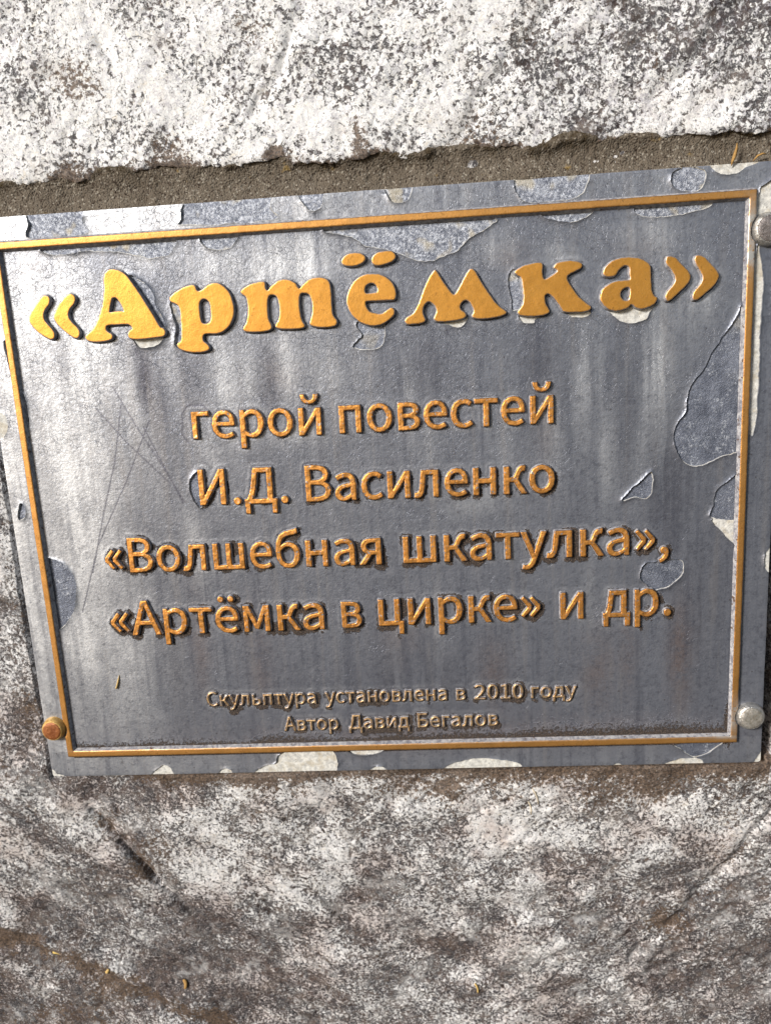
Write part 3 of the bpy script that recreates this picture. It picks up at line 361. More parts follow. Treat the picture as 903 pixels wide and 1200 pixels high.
M_GRANITE_TOP = mat_granite('speckled_granite', 1.5, .548, (.88, .868, .85), (.52, .50, .53), (.058, .032, .026), .10, .06, 0, .50, .05)
M_GRANITE_LOW = mat_granite('weathered_granite', 1.25, .525, (.75, .735, .72), (.38, .365, .37), (.090, .058, .044), .12, .07, 200, .58, .05)

def mat_mortar():
    t = NT('sandy_mortar')
    g = t.voro(.6)
    sep = t.n('ShaderNodeSeparateColor'); t.set(sep.inputs[0], g)
    base = t.mix(t.noise(14, 4, .6), (.080, .062, .044), (.172, .145, .112))
    col = t.mix(t.step(sep.outputs[0], .88, .95), base, (.27, .24, .195))
    col = t.mix(t.step(sep.outputs[1], .84, .92), col, (.045, .032, .022))
    col = t.mix(t.math('MULTIPLY', t.step(t.noise(.5, 3, .7), .5, .7), .5), col, (.07, .055, .04))
    col = t.mix(t.math('MULTIPLY', t.attr('dirt'), t.step(t.noise(2.2, 4, .7, off=9), .4, .58)), col, (.05, .036, .02))
    col = t.mix(t.step(t.noise(9, 3, .6, off=40), .64, .72), col, (.22, .15, .055))
    h = t.math('ADD', t.math('MULTIPLY', t.voro(.75, out='Distance'), -1.0), t.noise(2.5, 4, .7))
    return t.out(col, .9, 0, t.bump(h, .0004), .2)
M_MORTAR = mat_mortar()

def mat_paint():
    t = NT('weathered_grey_paint')
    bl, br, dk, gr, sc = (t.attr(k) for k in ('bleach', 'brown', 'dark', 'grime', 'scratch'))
    st = t.n('ShaderNodeVectorMath', operation='MULTIPLY'); t.set(st.inputs[0], t.P); st.inputs[1].default_value = (1, 1, .12)
    streak = t.noise(9, 4, .6, vec=st.outputs[0])
    blot = t.noise(11, 5, .65)
    fine = t.noise(1.3, 3, .7, off=21)
    base = t.mix(blot, (.150, .160, .192), (.240, .252, .292))
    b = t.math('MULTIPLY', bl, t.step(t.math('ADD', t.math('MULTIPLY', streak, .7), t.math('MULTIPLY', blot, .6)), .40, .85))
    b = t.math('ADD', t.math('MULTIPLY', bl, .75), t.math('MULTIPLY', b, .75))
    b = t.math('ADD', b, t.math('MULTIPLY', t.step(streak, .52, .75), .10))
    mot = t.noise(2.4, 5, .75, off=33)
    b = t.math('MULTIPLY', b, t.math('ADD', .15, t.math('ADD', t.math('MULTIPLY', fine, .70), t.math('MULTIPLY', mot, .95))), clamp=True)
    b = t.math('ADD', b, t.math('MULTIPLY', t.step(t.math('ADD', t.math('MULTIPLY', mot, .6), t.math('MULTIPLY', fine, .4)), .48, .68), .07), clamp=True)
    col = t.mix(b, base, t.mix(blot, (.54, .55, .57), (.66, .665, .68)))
    col = t.mix(t.math('MULTIPLY', dk, t.math('ADD', .35, streak), clamp=True), col, (.068, .068, .088))
    col = t.mix(t.math('MULTIPLY', br, t.step(t.math('ADD', blot, t.math('MULTIPLY', fine, .5)), .45, .95), clamp=True), col, (.19, .135, .115))
    hm = t.noise(2.0, 5, .72, off=83)
    col = t.mix(t.math('MULTIPLY', t.step(hm, .50, .70), .34), col, (.26, .265, .30))
    col = t.mix(t.math('MULTIPLY', t.math('SUBTRACT', 1.0, t.step(hm, .34, .50)), .42), col, (.070, .072, .094))
    st2 = t.n('ShaderNodeVectorMath', operation='MULTIPLY'); t.set(st2.inputs[0], t.P); st2.inputs[1].default_value = (1, 1, .05)
    s_ = t.noise(4.5, 4, .6, vec=st2.outputs[0], off=47)
    col = t.mix(t.math('MULTIPLY', t.step(s_, .52, .70), .30), col, (.30, .285, .285))
    col = t.mix(t.math('MULTIPLY', t.math('SUBTRACT', 1.0, t.step(s_, .32, .46)), .35), col, (.085, .092, .122))
    # craquelure of the old enamel
    wn = t.n('ShaderNodeTexNoise'); t.set(wn.inputs['Vector'], t.P); wn.inputs['Scale'].default_value = .45; wn.inputs['Detail'].default_value = 3
    ws = t.n('ShaderNodeVectorMath', operation='SCALE'); t.set(ws.inputs[0], wn.outputs['Color']); ws.inputs['Scale'].default_value = 2.4
    wa = t.n('ShaderNodeVectorMath', operation='ADD'); t.set(wa.inputs[0], t.P); t.set(wa.inputs[1], ws.outputs[0])
    cr = t.voro(2.6, 'DISTANCE_TO_EDGE', vec=wa.outputs[0], out='Distance')
    crl = t.math('MULTIPLY', t.math('SUBTRACT', 1.0, t.step(cr, .0, .035)), t.step(t.math('ADD', t.noise(13, 4, .7, off=61), t.math('MULTIPLY', t.attr('craze'), .16)), .54, .74))
    col = t.mix(t.math('MULTIPLY', crl, .50), col, (.05, .05, .06))
    # tiny dark pits
    pit = t.math('SUBTRACT', 1.0, t.step(t.voro(6.5, out='Distance'), .035, .075))
    col = t.mix(t.math('MULTIPLY', pit, .55), col, (.06, .045, .04))
    col = t.mix(t.math('MULTIPLY', sc, .75, clamp=True), col, (.10, .10, .13))
    gm = t.step(t.math('ADD', t.math('MULTIPLY', gr, .62), t.noise(1.25, 5, .78, off=71)), .72, .86)
    col = t.mix(gm, col, t.mix(t.step(t.noise(.5, 2, off=81), .5, .64), (.026, .018, .014), (.13, .09, .065)))
    rough = t.math('ADD', .40, t.math('MULTIPLY', b, .10))
    rough = t.math('ADD', rough, t.math('MULTIPLY', gm, .4))
    nb = t.bump(t.noise(1.7, 4, .65, off=15), .00026, .6)
    nb = t.bump(t.math('SUBTRACT', t.math('MULTIPLY', t.noise(.8, 2, off=19), .55), t.math('MULTIPLY', crl, .6)), .00016, .8, nb)
    nb = t.bump(t.math('MULTIPLY', gm, t.noise(.6, 3, .7)), .0006, 1.0, nb)
    return t.out(col, rough, t.math('SUBTRACT', .58, t.math('MULTIPLY', gm, .58)), nb, .55)
M_PAINT = mat_paint()

def mat_wall_paint():
    t = NT('pale_paint_on_relief_sides')
    n = t.noise(1.6, 4, .65)
    col = t.mix(t.step(n, .35, .65), (.17, .165, .185), (.40, .385, .38))
    col = t.mix(t.step(t.noise(2.3, 3, .6, off=8), .6, .7), col, (.10, .06, .04))
    return t.out(col, .5, 0, t.bump(n, .0003), .5)
M_WALL = mat_wall_paint()

def mat_primer():
    t = NT('pale_primer')
    n = t.noise(2.2, 4, .7)
    col = t.mix(t.step(n, .3, .7), (.36, .35, .33), (.70, .68, .62))
    col = t.mix(t.math('MULTIPLY', t.step(t.noise(5, 4, .7, off=44), .50, .66), .6), col, (.42, .36, .26))
    col = t.mix(t.step(t.noise(1.0, 3, .7, off=4), .60, .70), col, (.25, .23, .2))
    return t.out(col, .6, 0, t.bump(n, .0003), .4)
M_PRIMER = mat_primer()

def mat_metal():
    t = NT('oxidised_bare_metal')
    n = t.noise(6, 5, .7); f = t.noise(.7, 4, .75, off=7)
    col = t.mix(t.step(n, .3, .7), (.085, .095, .125), (.185, .20, .245))
    col = t.mix(t.step(t.math('ADD', t.math('MULTIPLY', f, .6), t.math('MULTIPLY', t.noise(3.5, 4, .7, off=55), .45)), .55, .70), col, (.52, .54, .58))
    up = t.n('ShaderNodeSeparateXYZ'); t.set(up.inputs[0], t.P)
    # the upper strip has more white corrosion, the right-hand chips stay dark
    top = t.step(up.outputs[2], OZ + 150, OZ + 215)
    col = t.mix(t.math('MULTIPLY', top, t.step(t.noise(1.1, 5, .75, off=17), .42, .66)), col, (.50, .52, .57))
    col = t.mix(t.math('MULTIPLY', t.math('MULTIPLY', top, t.step(t.noise(12, 2, off=27), .56, .66)), .6), col, (.42, .36, .24))
    return t.out(col, t.math('ADD', .34, t.math('MULTIPLY', f, .3)), .5, t.bump(t.math('ADD', f, n), .0004), .6)
M_METAL = mat_metal()

def mat_gold(name, wear, c0=(.60, .265, .04), c1=(.74, .37, .075), dirt=(.20, .085, .02), rim_c=(.13, .06, .03)):
    t = NT(name)
    n = t.noise(7, 4, .6); f = t.noise(.55, 3, .7, off=9); m_ = t.noise(1.8, 4, .65, off=29)
    col = t.mix(n, c0, c1)
    col = t.mix(t.math('MULTIPLY', t.step(f, .50, .72), .35), col, (c1[0] * 1.1, c1[1] * 1.2, c1[2] * 2.2))
    col = t.mix(t.math('MULTIPLY', t.step(m_, .60 - .08 * wear, .74 - .08 * wear), .35 + .4 * wear), col, dirt)
    col = t.mix(t.step(t.noise(1.0, 3, .7, off=51), .73 - .10 * wear, .76 - .10 * wear), col, (.05, .035, .03))
    if wear > .5:
        col = t.mix(t.step(t.noise(1.5, 4, .7, off=67), .66 - .12 * wear, .74 - .12 * wear), col, (.42, .40, .40))
    rim = t.math('MULTIPLY', t.attr('rim'), t.step(t.noise(1.3, 4, .7, off=73), .38, .58), clamp=True)
    col = t.mix(rim, col, rim_c)
    pe = t.attr('peel')
    col = t.mix(t.math('MULTIPLY', pe, t.step(t.noise(1.6, 3, .7, off=37), .30, .45), clamp=True), col, (.66, .63, .58))
    nb = t.bump(t.math('ADD', t.math('MULTIPLY', m_, .6), t.math('MULTIPLY', f, .5)), .00013, .8)
    return t.out(col, t.math('ADD', .36, t.math('MULTIPLY', m_, .2)), .8, nb, .5)
M_GOLD = mat_gold('gold_enamel', .25, rim_c=(.40, .41, .46))
M_GOLD_MID = mat_gold('worn_gold_enamel', .75, (.68, .27, .055), (.82, .40, .10))
M_FRAME = mat_gold('weathered_gold_line', .35, (.52, .235, .055), (.70, .37, .11))
M_GOLD_WORN = mat_gold('rubbed_gold_enamel', 1.0, (.56, .34, .15), (.74, .54, .30))

def mat_bolt(name, c0, c1, c2, metal):
    t = NT(name)
    n = t.noise(2.4, 4, .65); f = t.noise(.8, 4, .7, off=3)
    col = t.mix(t.step(n, .35, .65), c0, c1)
    col = t.mix(t.step(f, .56, .68), col, c2)
    return t.out(col, t.math('ADD', .24, t.math('MULTIPLY', n, .22)), metal, t.bump(t.math('ADD', n, f), .0003), .5)
M_RUST = mat_bolt('rusty_copper_paint', (.24, .075, .026), (.36, .13, .042), (.10, .04, .022), .35)
M_COPPER = mat_bolt('ochre_collar_paint', (.50, .27, .06), (.60, .38, .12), (.22, .09, .03), .3)
M_CAP = mat_bolt('stained_steel', (.26, .24, .20), (.42, .39, .35), (.17, .10, .03), .45)
M_CAPDARK = mat_bolt('dark_steel', (.15, .13, .12), (.25, .22, .21), (.09, .06, .05), .4)
M_COLLAR = mat_bolt('dull_steel_collar', (.40, .385, .36), (.58, .56, .52), (.20, .165, .12), .75)

def mat_plain(name, c0, c1, rough=.75):
    t = NT(name)
    n = t.noise(1.4, 4, .65)
    return t.out(t.mix(n, c0, c1), rough, 0, t.bump(n, .0004), .3)
M_STRAW = mat_plain('dry_straw', (.42, .27, .08), (.62, .44, .18))
M_TWIG = mat_plain('dry_twig_bark', (.20, .10, .03), (.46, .28, .09))
M_LEAF = mat_plain('yellowed_leaf', (.44, .30, .07), (.56, .42, .16))
M_FIBRE = mat_plain('pale_fibre', (.46, .38, .26), (.62, .54, .42))

# ------------------------------------------------------------------ stone
def gauss(X, Z, blobs):
    r = np.zeros(X.shape)
    for x, z, sx, sz, k in blobs:
        r = np.maximum(r, k * np.exp(-.5 * ((X - x) / sx) ** 2 - .5 * ((Z - z) / sz) ** 2))
    return r

def grid_mesh(name, X, Z, Y, mats, attrs):
    nx, nz = X.shape
    i = np.arange(nx * nz).reshape(nx, nz)
    f = np.stack([i[:-1, :-1].ravel(), i[1:, :-1].ravel(), i[1:, 1:].ravel(), i[:-1, 1:].ravel()], 1)
    co = np.stack([X.ravel(), Y.ravel(), Z.ravel()], 1)
    return new_mesh(name, co, [f], mats, None, None, {k: v.ravel() for k, v in attrs.items()})

# block behind and below the plaque
X, Z = grid(-180, 440, -270, 262, .65)
H = -7.0 + 2.6 * fbm(X, Z, 70, 3, 1) + 1.3 * fbm(X, Z, 18, 4, 2, .5) + .35 * fbm(X, Z, 3.2, 4, 3, .6)
H += np.minimum(0, (Z + 12) * .16)
wx = X + 2.2 * fbm(X, Z, 12, 3, 8); wz = Z + 2.2 * fbm(X, Z, 12, 3, 9)
def crease(pts, depth, width, step_h=0.0):
    global H
    d = line_dist(wx, wz, pts)
    H = H - depth * np.exp(-(d / width) ** 2)
def ridged(x, z, ang, lu, lv, seed, o=5):
    """long creases running along a direction; 1 in a crease, 0 away from it"""
    a = math.radians(ang)
    u = x * math.cos(a) + z * math.sin(a); v = -x * math.sin(a) + z * math.cos(a)
    v = v + 5 * fbm(x, z, 28, 3, seed + 5)
    return np.clip(1 - np.abs(fbm(u / lu, v / lv, 1.0, o, seed, .55)) * 2.6, 0, 1) ** 2.2
tr = smooth(90, 215, X)
wisp = ridged(X, Z, -46, 55, 15, 301) * (1 - tr) + ridged(X, Z, 38, 55, 15, 311) * tr
wisp2 = ridged(X, Z, -30, 26, 6, 321) * (1 - tr) + ridged(X, Z, 22, 26, 6, 331) * tr
H -= .85 * wisp + .22 * wisp2
broad = smooth(-.35, .35, fbm(X * .8 + Z * .6, Z * .8 - X * .6, 55, 4, 341))
H += 2.4 * broad
crease([(4.2, -30), (20.6, -66), (40.3, -100.5), (60, -128)], 1.5, 4.0)
crease([(13, -54), (20.6, -68), (27, -80)], 2.6, 1.7)
crease([(30, -84), (37, -96), (48, -108)], 1.8, 1.6)
crease([(4, -33), (10, -46)], 1.5, 1.4)
crease([(332, -28), (319, -41), (297, -82), (278, -110), (262, -130)], 1.7, 2.6)
crease([(278, -110), (262, -104), (218, -102), (200, -94)], .9, 2.2)
# earth-covered ledge in the lower left corner
led = np.interp(X, [-110, -53, -21, 8, 46, 110], [-90, -111, -129, -149, -172, -215])
below = led - wz + 4.0 * fbm(X, Z, 24, 2, 23, .5)
H += 3.2 * smooth(-14, 0, below) - 6.0 * smooth(1, 10, below) + 3.5 * smooth(11, 24, below)
H += .8 * smooth(-6, 0, below) * fbm(X, Z, 5, 4, 22, .65)
ridge = np.exp(-((below + 1.5) / 4.5) ** 2)
dirt = (.70 + .5 * fbm(X, Z, 9, 5, 24, .65)) * smooth(-8, 1, below + 5 * fbm(X, Z, 9, 4, 25)) * (1 - .75 * smooth(11, 20, below + 9 * fbm(X, Z, 14, 4, 21)))
under = np.where((X > -12) & (X < 316), -15.5 - Z, 99.)
dirt = np.maximum(dirt, .95 * np.exp(-np.clip(under, 0, 99) / (5.0 + 4 * fbm(X, Z, 25, 3, 31) + 5.0 * smooth(120, 240, X))) * (under > -9) * smooth(-10, 60, X))
dirt = np.maximum(dirt, gauss(X, Z, [(255, -24, 22, 10, .75), (160, -22, 25, 8, .6), (30, -62, 10, 14, .45), (300, -60, 9, 40, .4), (278, -108, 10, 9, .6), (22, -68, 6, 10, .8), (8, -40, 6, 9, .6), (-16, 80, 6, 30, .35), (-18, 20, 5, 20, .4)]))
dirt = np.clip(dirt + .16 * wisp + .34 * smooth(.10, .6, fbm(X, Z, 24, 5, 41, .6)), 0, 1)
tone = .30 + .55 * fbm(X + .5 * Z, Z, 34, 5, 51, .6)
tone += .28 * smooth(-40, -140, Z) + .30 * gauss(X, Z, [(0, -45, 22, 40, 1)]) + .25 * smooth(250, 330, X) * smooth(-20, -100, Z)  # darker downward; the blob at left is painted-in shade
tone -= gauss(X, Z, [(120, -35, 60, 16, .42), (60, -62, 22, 16, .5), (220, -30, 70, 12, .45), (88, -125, 10, 8, .35), (190, -50, 9, 5, .5), (160, -90, 16, 20, .35), (300, -50, 8, 20, .3)])
tone = np.clip(tone + .14 - .26 * broad, 0, 1)
pb = np.minimum(np.minimum(X + 11, 312 - X), np.minimum(Z + 12, 238 - Z))
H = np.where(pb > -2.0, np.minimum(H, -7.2), H)
gap = smooth(310.6, 311.4, X) * (1 - smooth(314.5, 319, X + 1.5 * fbm(X, Z, 8, 3, 61))) * smooth(-10, -6, Z) * smooth(238, 234, Z)
H -= 14 * gap
lower = grid_mesh('granite_block', X, Z, -H, [M_GRANITE_LOW], {'tone': tone, 'dirt': dirt, 'wisp': np.clip(wisp * .8 + wisp2 * .5 - .25, -.3, 1)})
tag(lower, 'grey weathered granite with brown earth stains, behind and below the plaque', 'stone block')

# block above the mortar joint
edge = [tuple(p) for p in D['EDGE']]
poly = [(-190, edge[0][1])] + edge + [(450, edge[-1][1]), (450, 392), (-190, 392)]
X, Z = grid(-180, 440, 240, 390, .55)
dd = sdf(X, Z, [poly]) + 1.5 * fbm(X, Z, 7, 5, 71, .7) + .75 * fbm(X, Z, 1.9, 3, 72, .7)
def wisp_upper(V, d):
    x, z = V[:, 0], V[:, 1]
    return ridged(x, z, 52, 40, 16, 351)
def top_upper(V, d):
    x, z = V[:, 0], V[:, 1]
    h = 2.2 * fbm(x, z, 60, 3, 74) + 1.1 * fbm(x, z, 15, 4, 75, .45) + .25 * fbm(x, z, 3.0, 4, 76, .6)
    h = h - .45 * wisp_upper(V, d)
    # oblique break lines that run down to the left
    for pts, dep, wd in (([(262, 330), (215, 285), (190, 252)], 1.0, 3.0), ([(120, 330), (135, 300), (112, 268)], 1.3, 2.5), ([(330, 320), (280, 280), (262, 262)], 1.3, 3), ([(40, 330), (58, 290)], 1.0, 2)):
        q = line_dist(x + 4 * fbm(x, z, 14, 3, 77), z + 4 * fbm(x, z, 14, 3, 78), pts)
        h = h - dep * np.exp(-(q / wd) ** 2)
    return 1.9 - h + .8 * np.exp(-np.maximum(d, 0) / .8)
def tone_upper(V, d):
    x, z = V[:, 0], V[:, 1]
    t = .04 + .40 * fbm(x, z, 34, 4, 81) + .38 * smooth(150, 300, x) + .25 * gauss(x, z, [(20, 300, 12, 16, 1), (285, 300, 30, 30, 1)])
    return np.clip(t - gauss(x, z, [(75, 262, 40, 12, .3), (60, 300, 30, 20, .15), (160, 264, 18, 10, .3)]), 0, 1)
def dirt_upper(V, d):
    x, z = V[:, 0], V[:, 1]
    wv = 5 * fbm(x, z, 12, 4, 85); wu = 5 * fbm(x, z, 12, 4, 86)
    g = .72 * gauss(x + wu, z + .7 * wv, [(36, 252, 6, 4.5, 1), (74, 252.5, 9, 5, 1), (118, 253, 5, 3, .9), (152, 252, 4, 9, .9), (188, 249.5, 7, 2.5, .8), (42, 285, 10, 8, .85), (28, 300, 8, 6, .6), (75, 258, 9, 5, .75), (112, 296, 9, 8, .7), (128, 318, 8, 8, .6), (195, 256, 12, 9, .55), (150, 256, 5, 9, .6), (215, 285, 12, 10, .5), (262, 276, 10, 12, .45), (132, 312, 8, 14, .5)])
    return np.clip(g + .8 * np.exp(-np.maximum(d, 0) / 1.8) * smooth(-.2, .3, fbm(x, z, 14, 3, 84)) + .12 * smooth(.2, .7, fbm(x, z, 20, 4, 83)), 0, 1)
upper = solid('granite_block', X, Z, dd, top_upper, 14.0, [M_GRANITE_TOP], attrs={'tone': tone_upper, 'dirt': dirt_upper, 'wisp': lambda V, d: wisp_upper(V, d) * (.45 + .9 * smooth(120, 300, V[:, 0])) - .22})
tag(upper, 'white granite with dark specks and a ragged lower edge, above the brown mortar', 'stone block')

# mortar joint between them
X, Z = grid(-180, 440, 235.4, 262, .5)
u = (Z - 236.6)
Y = 2.9 + .10 * np.clip(u, 0, 30) + .9 * np.sin(np.clip(u, 0, 12) / 12 * math.pi) - .9 * fbm(X, Z, 16, 3, 91) - .45 * fbm(X, Z, 3, 4, 92, .6) - .5 * np.abs(fbm(X, Z * 3.2, 22, 3, 93))
Y = np.where(Z < 237.2, np.maximum(Y, 2.7 + .25 * fbm(X, Z, 9, 2, 94)), Y)
near = np.interp(X, [p[0] for p in edge], [p[1] for p in edge]) - Z
dm = np.clip(1.2 * np.exp(-np.maximum(near, 0) / 1.8) * smooth(-.3, .3, fbm(X, Z, 12, 3, 95)) + .3 * smooth(0, .6, fbm(X, Z, 18, 3, 96)), 0, 1)
Y -= (.75 + .75 * fbm(X, Z, 11, 4, 97, .5)) * np.exp(-np.maximum(near, 0) / 2.4) * smooth(-4.5, -.5, near) + .8 * dm * np.exp(-np.maximum(near, 0) / 1.5)
mortar = grid_mesh('mortar_joint', X, Z, Y, [M_MORTAR], {'dirt': dm})
tag(mortar, 'sandy brown mortar strip squeezed between the white granite and the plaque', 'mortar')

# ------------------------------------------------------------------ plaque
plaque = empty('memorial_plaque', 150, 6, -10.8)
tag(plaque, 'grey metal plaque with gold Cyrillic lettering, gold border and flaking paint', 'plaque')
X0, X1, Z0, Z1 = -9.9, 311.2, -10.8, 236.6
FACE, METAL = 1.8, 2.4       # depth of the painted face and of the bare metal under it

def rrect(x0, x1, z0, z1, r, n=5):
    out = []
    for cx, cz, a in ((x1 - r, z1 - r, 0), (x0 + r, z1 - r, 90), (x0 + r, z0 + r, 180), (x1 - r, z0 + r, 270)):
        for k in range(n + 1):
            t = math.radians(a + 90 * k / n); out.append((cx + r * math.cos(t), cz + r * math.sin(t)))
    return out

chips = [('metal', c) for c in D['CHIPS']['metal']] + [('primer', c) for c in D['CHIPS']['primer']]
X, Z = grid(X0 - 1.2, X1 + 1.2, Z0 - 1.2, Z1 + 1.2, .4)
jag = .75 * fbm(X, Z, 6.0, 5, 101, .68)
outer = sdf(X, Z, [rrect(X0, X1, Z0, Z1, 1.2)])
def with_holes(kinds, grow):
    d = outer + 0
    for k, c in chips:
        if k not in kinds: continue
        p = catmull(c, 4)
        m = (X > p[:, 0].min() - 4) & (X < p[:, 0].max() + 4) & (Z > p[:, 1].min() - 4) & (Z < p[:, 1].max() + 4)
        i0, i1 = np.where(m.any(1))[0][[0, -1]]; j0, j1 = np.where(m.any(0))[0][[0, -1]]
        s = (slice(i0, i1 + 1), slice(j0, j1 + 1))
        hole = sdf(X[s], Z[s], [p]) + jag[s] + grow
        d[s] = np.minimum(d[s], -hole)
    return d

# bare metal plate
pl = solid('plate', *grid(X0 - 1, X1 + 1, Z0 - 1, Z1 + 1, 1.0), sdf(*grid(X0 - 1, X1 + 1, Z0 - 1, Z1 + 1, 1.0), [rrect(X0, X1, Z0, Z1, 1.2)]),
           lambda V, d: np.full(len(V), METAL) + .35 * np.exp(-np.maximum(d, 0) / .6), 6.2, [M_METAL], parent=plaque)

# lettering distance field, for the dirt and painted shade round it
EM = {}
xh = {0: 1.0, 1: 1.0, 2: 1.0, 3: 1.0, 4: 1.0, 5: 1.0}
def word_loops(text, a, b, sx=None):
    """outline of a word with its inked left/right ends on points a and b"""
    loops = []; x = 0
    for ch in text:
        adv, cs = G[ch]
        for c in cs: loops.append(np.array(c, float) + (x, 0))
        x += adv
    allp = np.concatenate(loops); l, r = allp[:, 0].min(), allp[:, 0].max()
    return loops, l, r

LINE_SCALE = {}
for li in range(6):
    num = den = 0
    for t, a, b, k in D['WORDS']:
        if k == li:
            _, l, r = word_loops(t, a, b); num += math.hypot(b[0] - a[0], b[1] - a[1]); den += r - l
    LINE_SCALE[li] = num / den

BOLD = {0: .32, 1: .32, 2: .30, 3: .30, 4: .16, 5: .16}
words = []
for t, a, b, li in D['WORDS']:
    loops, l, r = word_loops(t, a, b)
    bo = BOLD[li]
    L = math.hypot(b[0] - a[0], b[1] - a[1]); ux, uz = (b[0] - a[0]) / L, (b[1] - a[1]) / L
    kx = (L - 2 * bo) / (r - l); kz = LINE_SCALE[li] * 1.0
    out = []
    for c in loops:
        lx = (c[:, 0] - l) * kx + bo; lz = c[:, 1] * kz + bo
        out.append(np.stack([a[0] + ux * lx - uz * lz, a[1] + uz * lx + ux * lz], 1))
    words.append((t, li, out))

d_film = with_holes(('metal', 'primer'), 0.0) - .12 + .10 * fbm(X, Z, 4, 3, 103)
d_prim = with_holes(('metal',), -.14) - .05

letters_near = np.full(X.shape, 50.0)
grime_w = np.zeros(X.shape)
letters_all = np.full(X.shape, 50.0)
for t, li, out in words:
    p = np.concatenate(out)
    m = (X > p[:, 0].min() - 6) & (X < p[:, 0].max() + 6) & (Z > p[:, 1].min() - 6) & (Z < p[:, 1].max() + 6)
    i0, i1 = np.where(m.any(1))[0][[0, -1]]; j0, j1 = np.where(m.any(0))[0][[0, -1]]
    s = (slice(i0, i1 + 1), slice(j0, j1 + 1))
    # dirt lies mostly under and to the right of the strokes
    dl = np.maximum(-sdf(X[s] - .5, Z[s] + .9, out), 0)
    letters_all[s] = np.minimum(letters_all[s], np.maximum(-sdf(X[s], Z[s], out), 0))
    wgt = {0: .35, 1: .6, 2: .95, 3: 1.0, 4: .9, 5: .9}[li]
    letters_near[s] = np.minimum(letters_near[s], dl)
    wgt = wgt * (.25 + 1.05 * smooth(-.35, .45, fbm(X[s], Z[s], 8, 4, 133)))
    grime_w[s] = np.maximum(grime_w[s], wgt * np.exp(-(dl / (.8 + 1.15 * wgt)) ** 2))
title_d = np.full(X.shape, 50.0)
for k, cs in D['TITLE'].items():
    loops = [catmull(c, 4) for c in cs]; p = loops[0]
    allp = np.concatenate(loops)
    m = (X > allp[:, 0].min() - 4) & (X < allp[:, 0].max() + 4) & (Z > allp[:, 1].min() - 4) & (Z < allp[:, 1].max() + 4)
    i0, i1 = np.where(m.any(1))[0][[0, -1]]; j0, j1 = np.where(m.any(0))[0][[0, -1]]
    s = (slice(i0, i1 + 1), slice(j0, j1 + 1))
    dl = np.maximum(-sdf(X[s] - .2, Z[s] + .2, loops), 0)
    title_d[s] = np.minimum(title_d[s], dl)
grime_shade = np.maximum(grime_w, .9 * np.exp(-(title_d / .50) ** 2))
grime_shade = np.maximum(grime_shade, 1.25 * np.exp(-(letters_all / .62) ** 2))  # tight dark outline of the strokes: dirt and painted contact shadow together
low = Z - 1.6                                    # crumbs lying along the lower border
grime_shade = np.maximum(grime_shade, 1.1 * np.exp(-np.clip(low, 0, 99) / (4.2 + 2.6 * fbm(X, Z, 18, 3, 111) + 2.4 * smooth(60, 250, X))) * (low > -3) * (X > 2) * (X < 298))
grime_shade = np.maximum(grime_shade, gauss(X, Z, [(297, 8, 2.0, 9, .9), (262, 62, 5, 1.5, .5)]))
ib = np.minimum(np.minimum(X - 3.4, 296.6 - X), np.minimum(Z - 3.4, 223.2 - Z))
frame_shade = np.exp(-(np.maximum(ib, 0) / 1.0) ** 2) * (ib > -1.5)
bleach_glare = np.clip(gauss(X, Z, D['BLEACH']) * (1 - .12 * smooth(70, 170, X)) * (1 - .25 * smooth(0, .5, fbm(X, Z * .3, 12, 3, 121))), 0, 1)  # chalky bleached paint plus painted glare, strongest on the left
band = (ib < -3)                                 # the margin outside the gold frame is paled by chalking and painted glare along the top left and left
bleach_glare = np.where(band & (Z > 220), (.58 + .3 * fbm(X, Z, 9, 4, 128)) * smooth(200, 60, X) + .22, bleach_glare)
bleach_glare = np.where(band & (X < 5) & (Z <= 226), .55 + .25 * fbm(X, Z, 10, 3, 123), bleach_glare)
bleach_glare = np.where(band & (Z < 2), .10 + .25 * smooth(120, -10, X), bleach_glare)
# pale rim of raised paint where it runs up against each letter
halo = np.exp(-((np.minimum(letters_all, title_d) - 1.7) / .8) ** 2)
bleach_glare = np.clip(bleach_glare + .12 * halo, 0, 1)
brown = gauss(X, Z, D['BROWN']); dark = gauss(X, Z, D['DARK'])
run = fbm(X, Z * .06, 5, 4, 125, .6)
drip = smooth(-.12, .22, fbm(X + .8 * fbm(X, Z, 14, 2, 127), Z * .035, 3.6, 4, 126, .6))
bleach_glare = np.clip(bleach_glare * (1 + .35 * run) * (1 - (1 - drip) * .42 * smooth(75, 135, X)), 0, 1)
dark = np.clip(dark * (1 - .5 * run) * (.6 + .7 * (1 - drip)) + .35 * smooth(.25, .8, run) * smooth(205, 150, Z), 0, 1)
dark = np.maximum(dark, .5 * frame_shade)  # shadow strip painted along the inside of the gold frame
scr = np.zeros(X.shape)
for pts in D['SCR']: scr = np.maximum(scr, 1.25 * np.exp(-(line_dist(X, Z, pts) / .27) ** 2))
for pts in D['CRACK']: scr = np.maximum(scr, 1.3 * np.exp(-(line_dist(X + .5 * fbm(X, Z, 3, 3, 131), Z, catmull(pts, 1) if False else pts) / .28) ** 2))
craze = smooth(90, 190, Z) * (1 - .5 * smooth(200, 290, X))

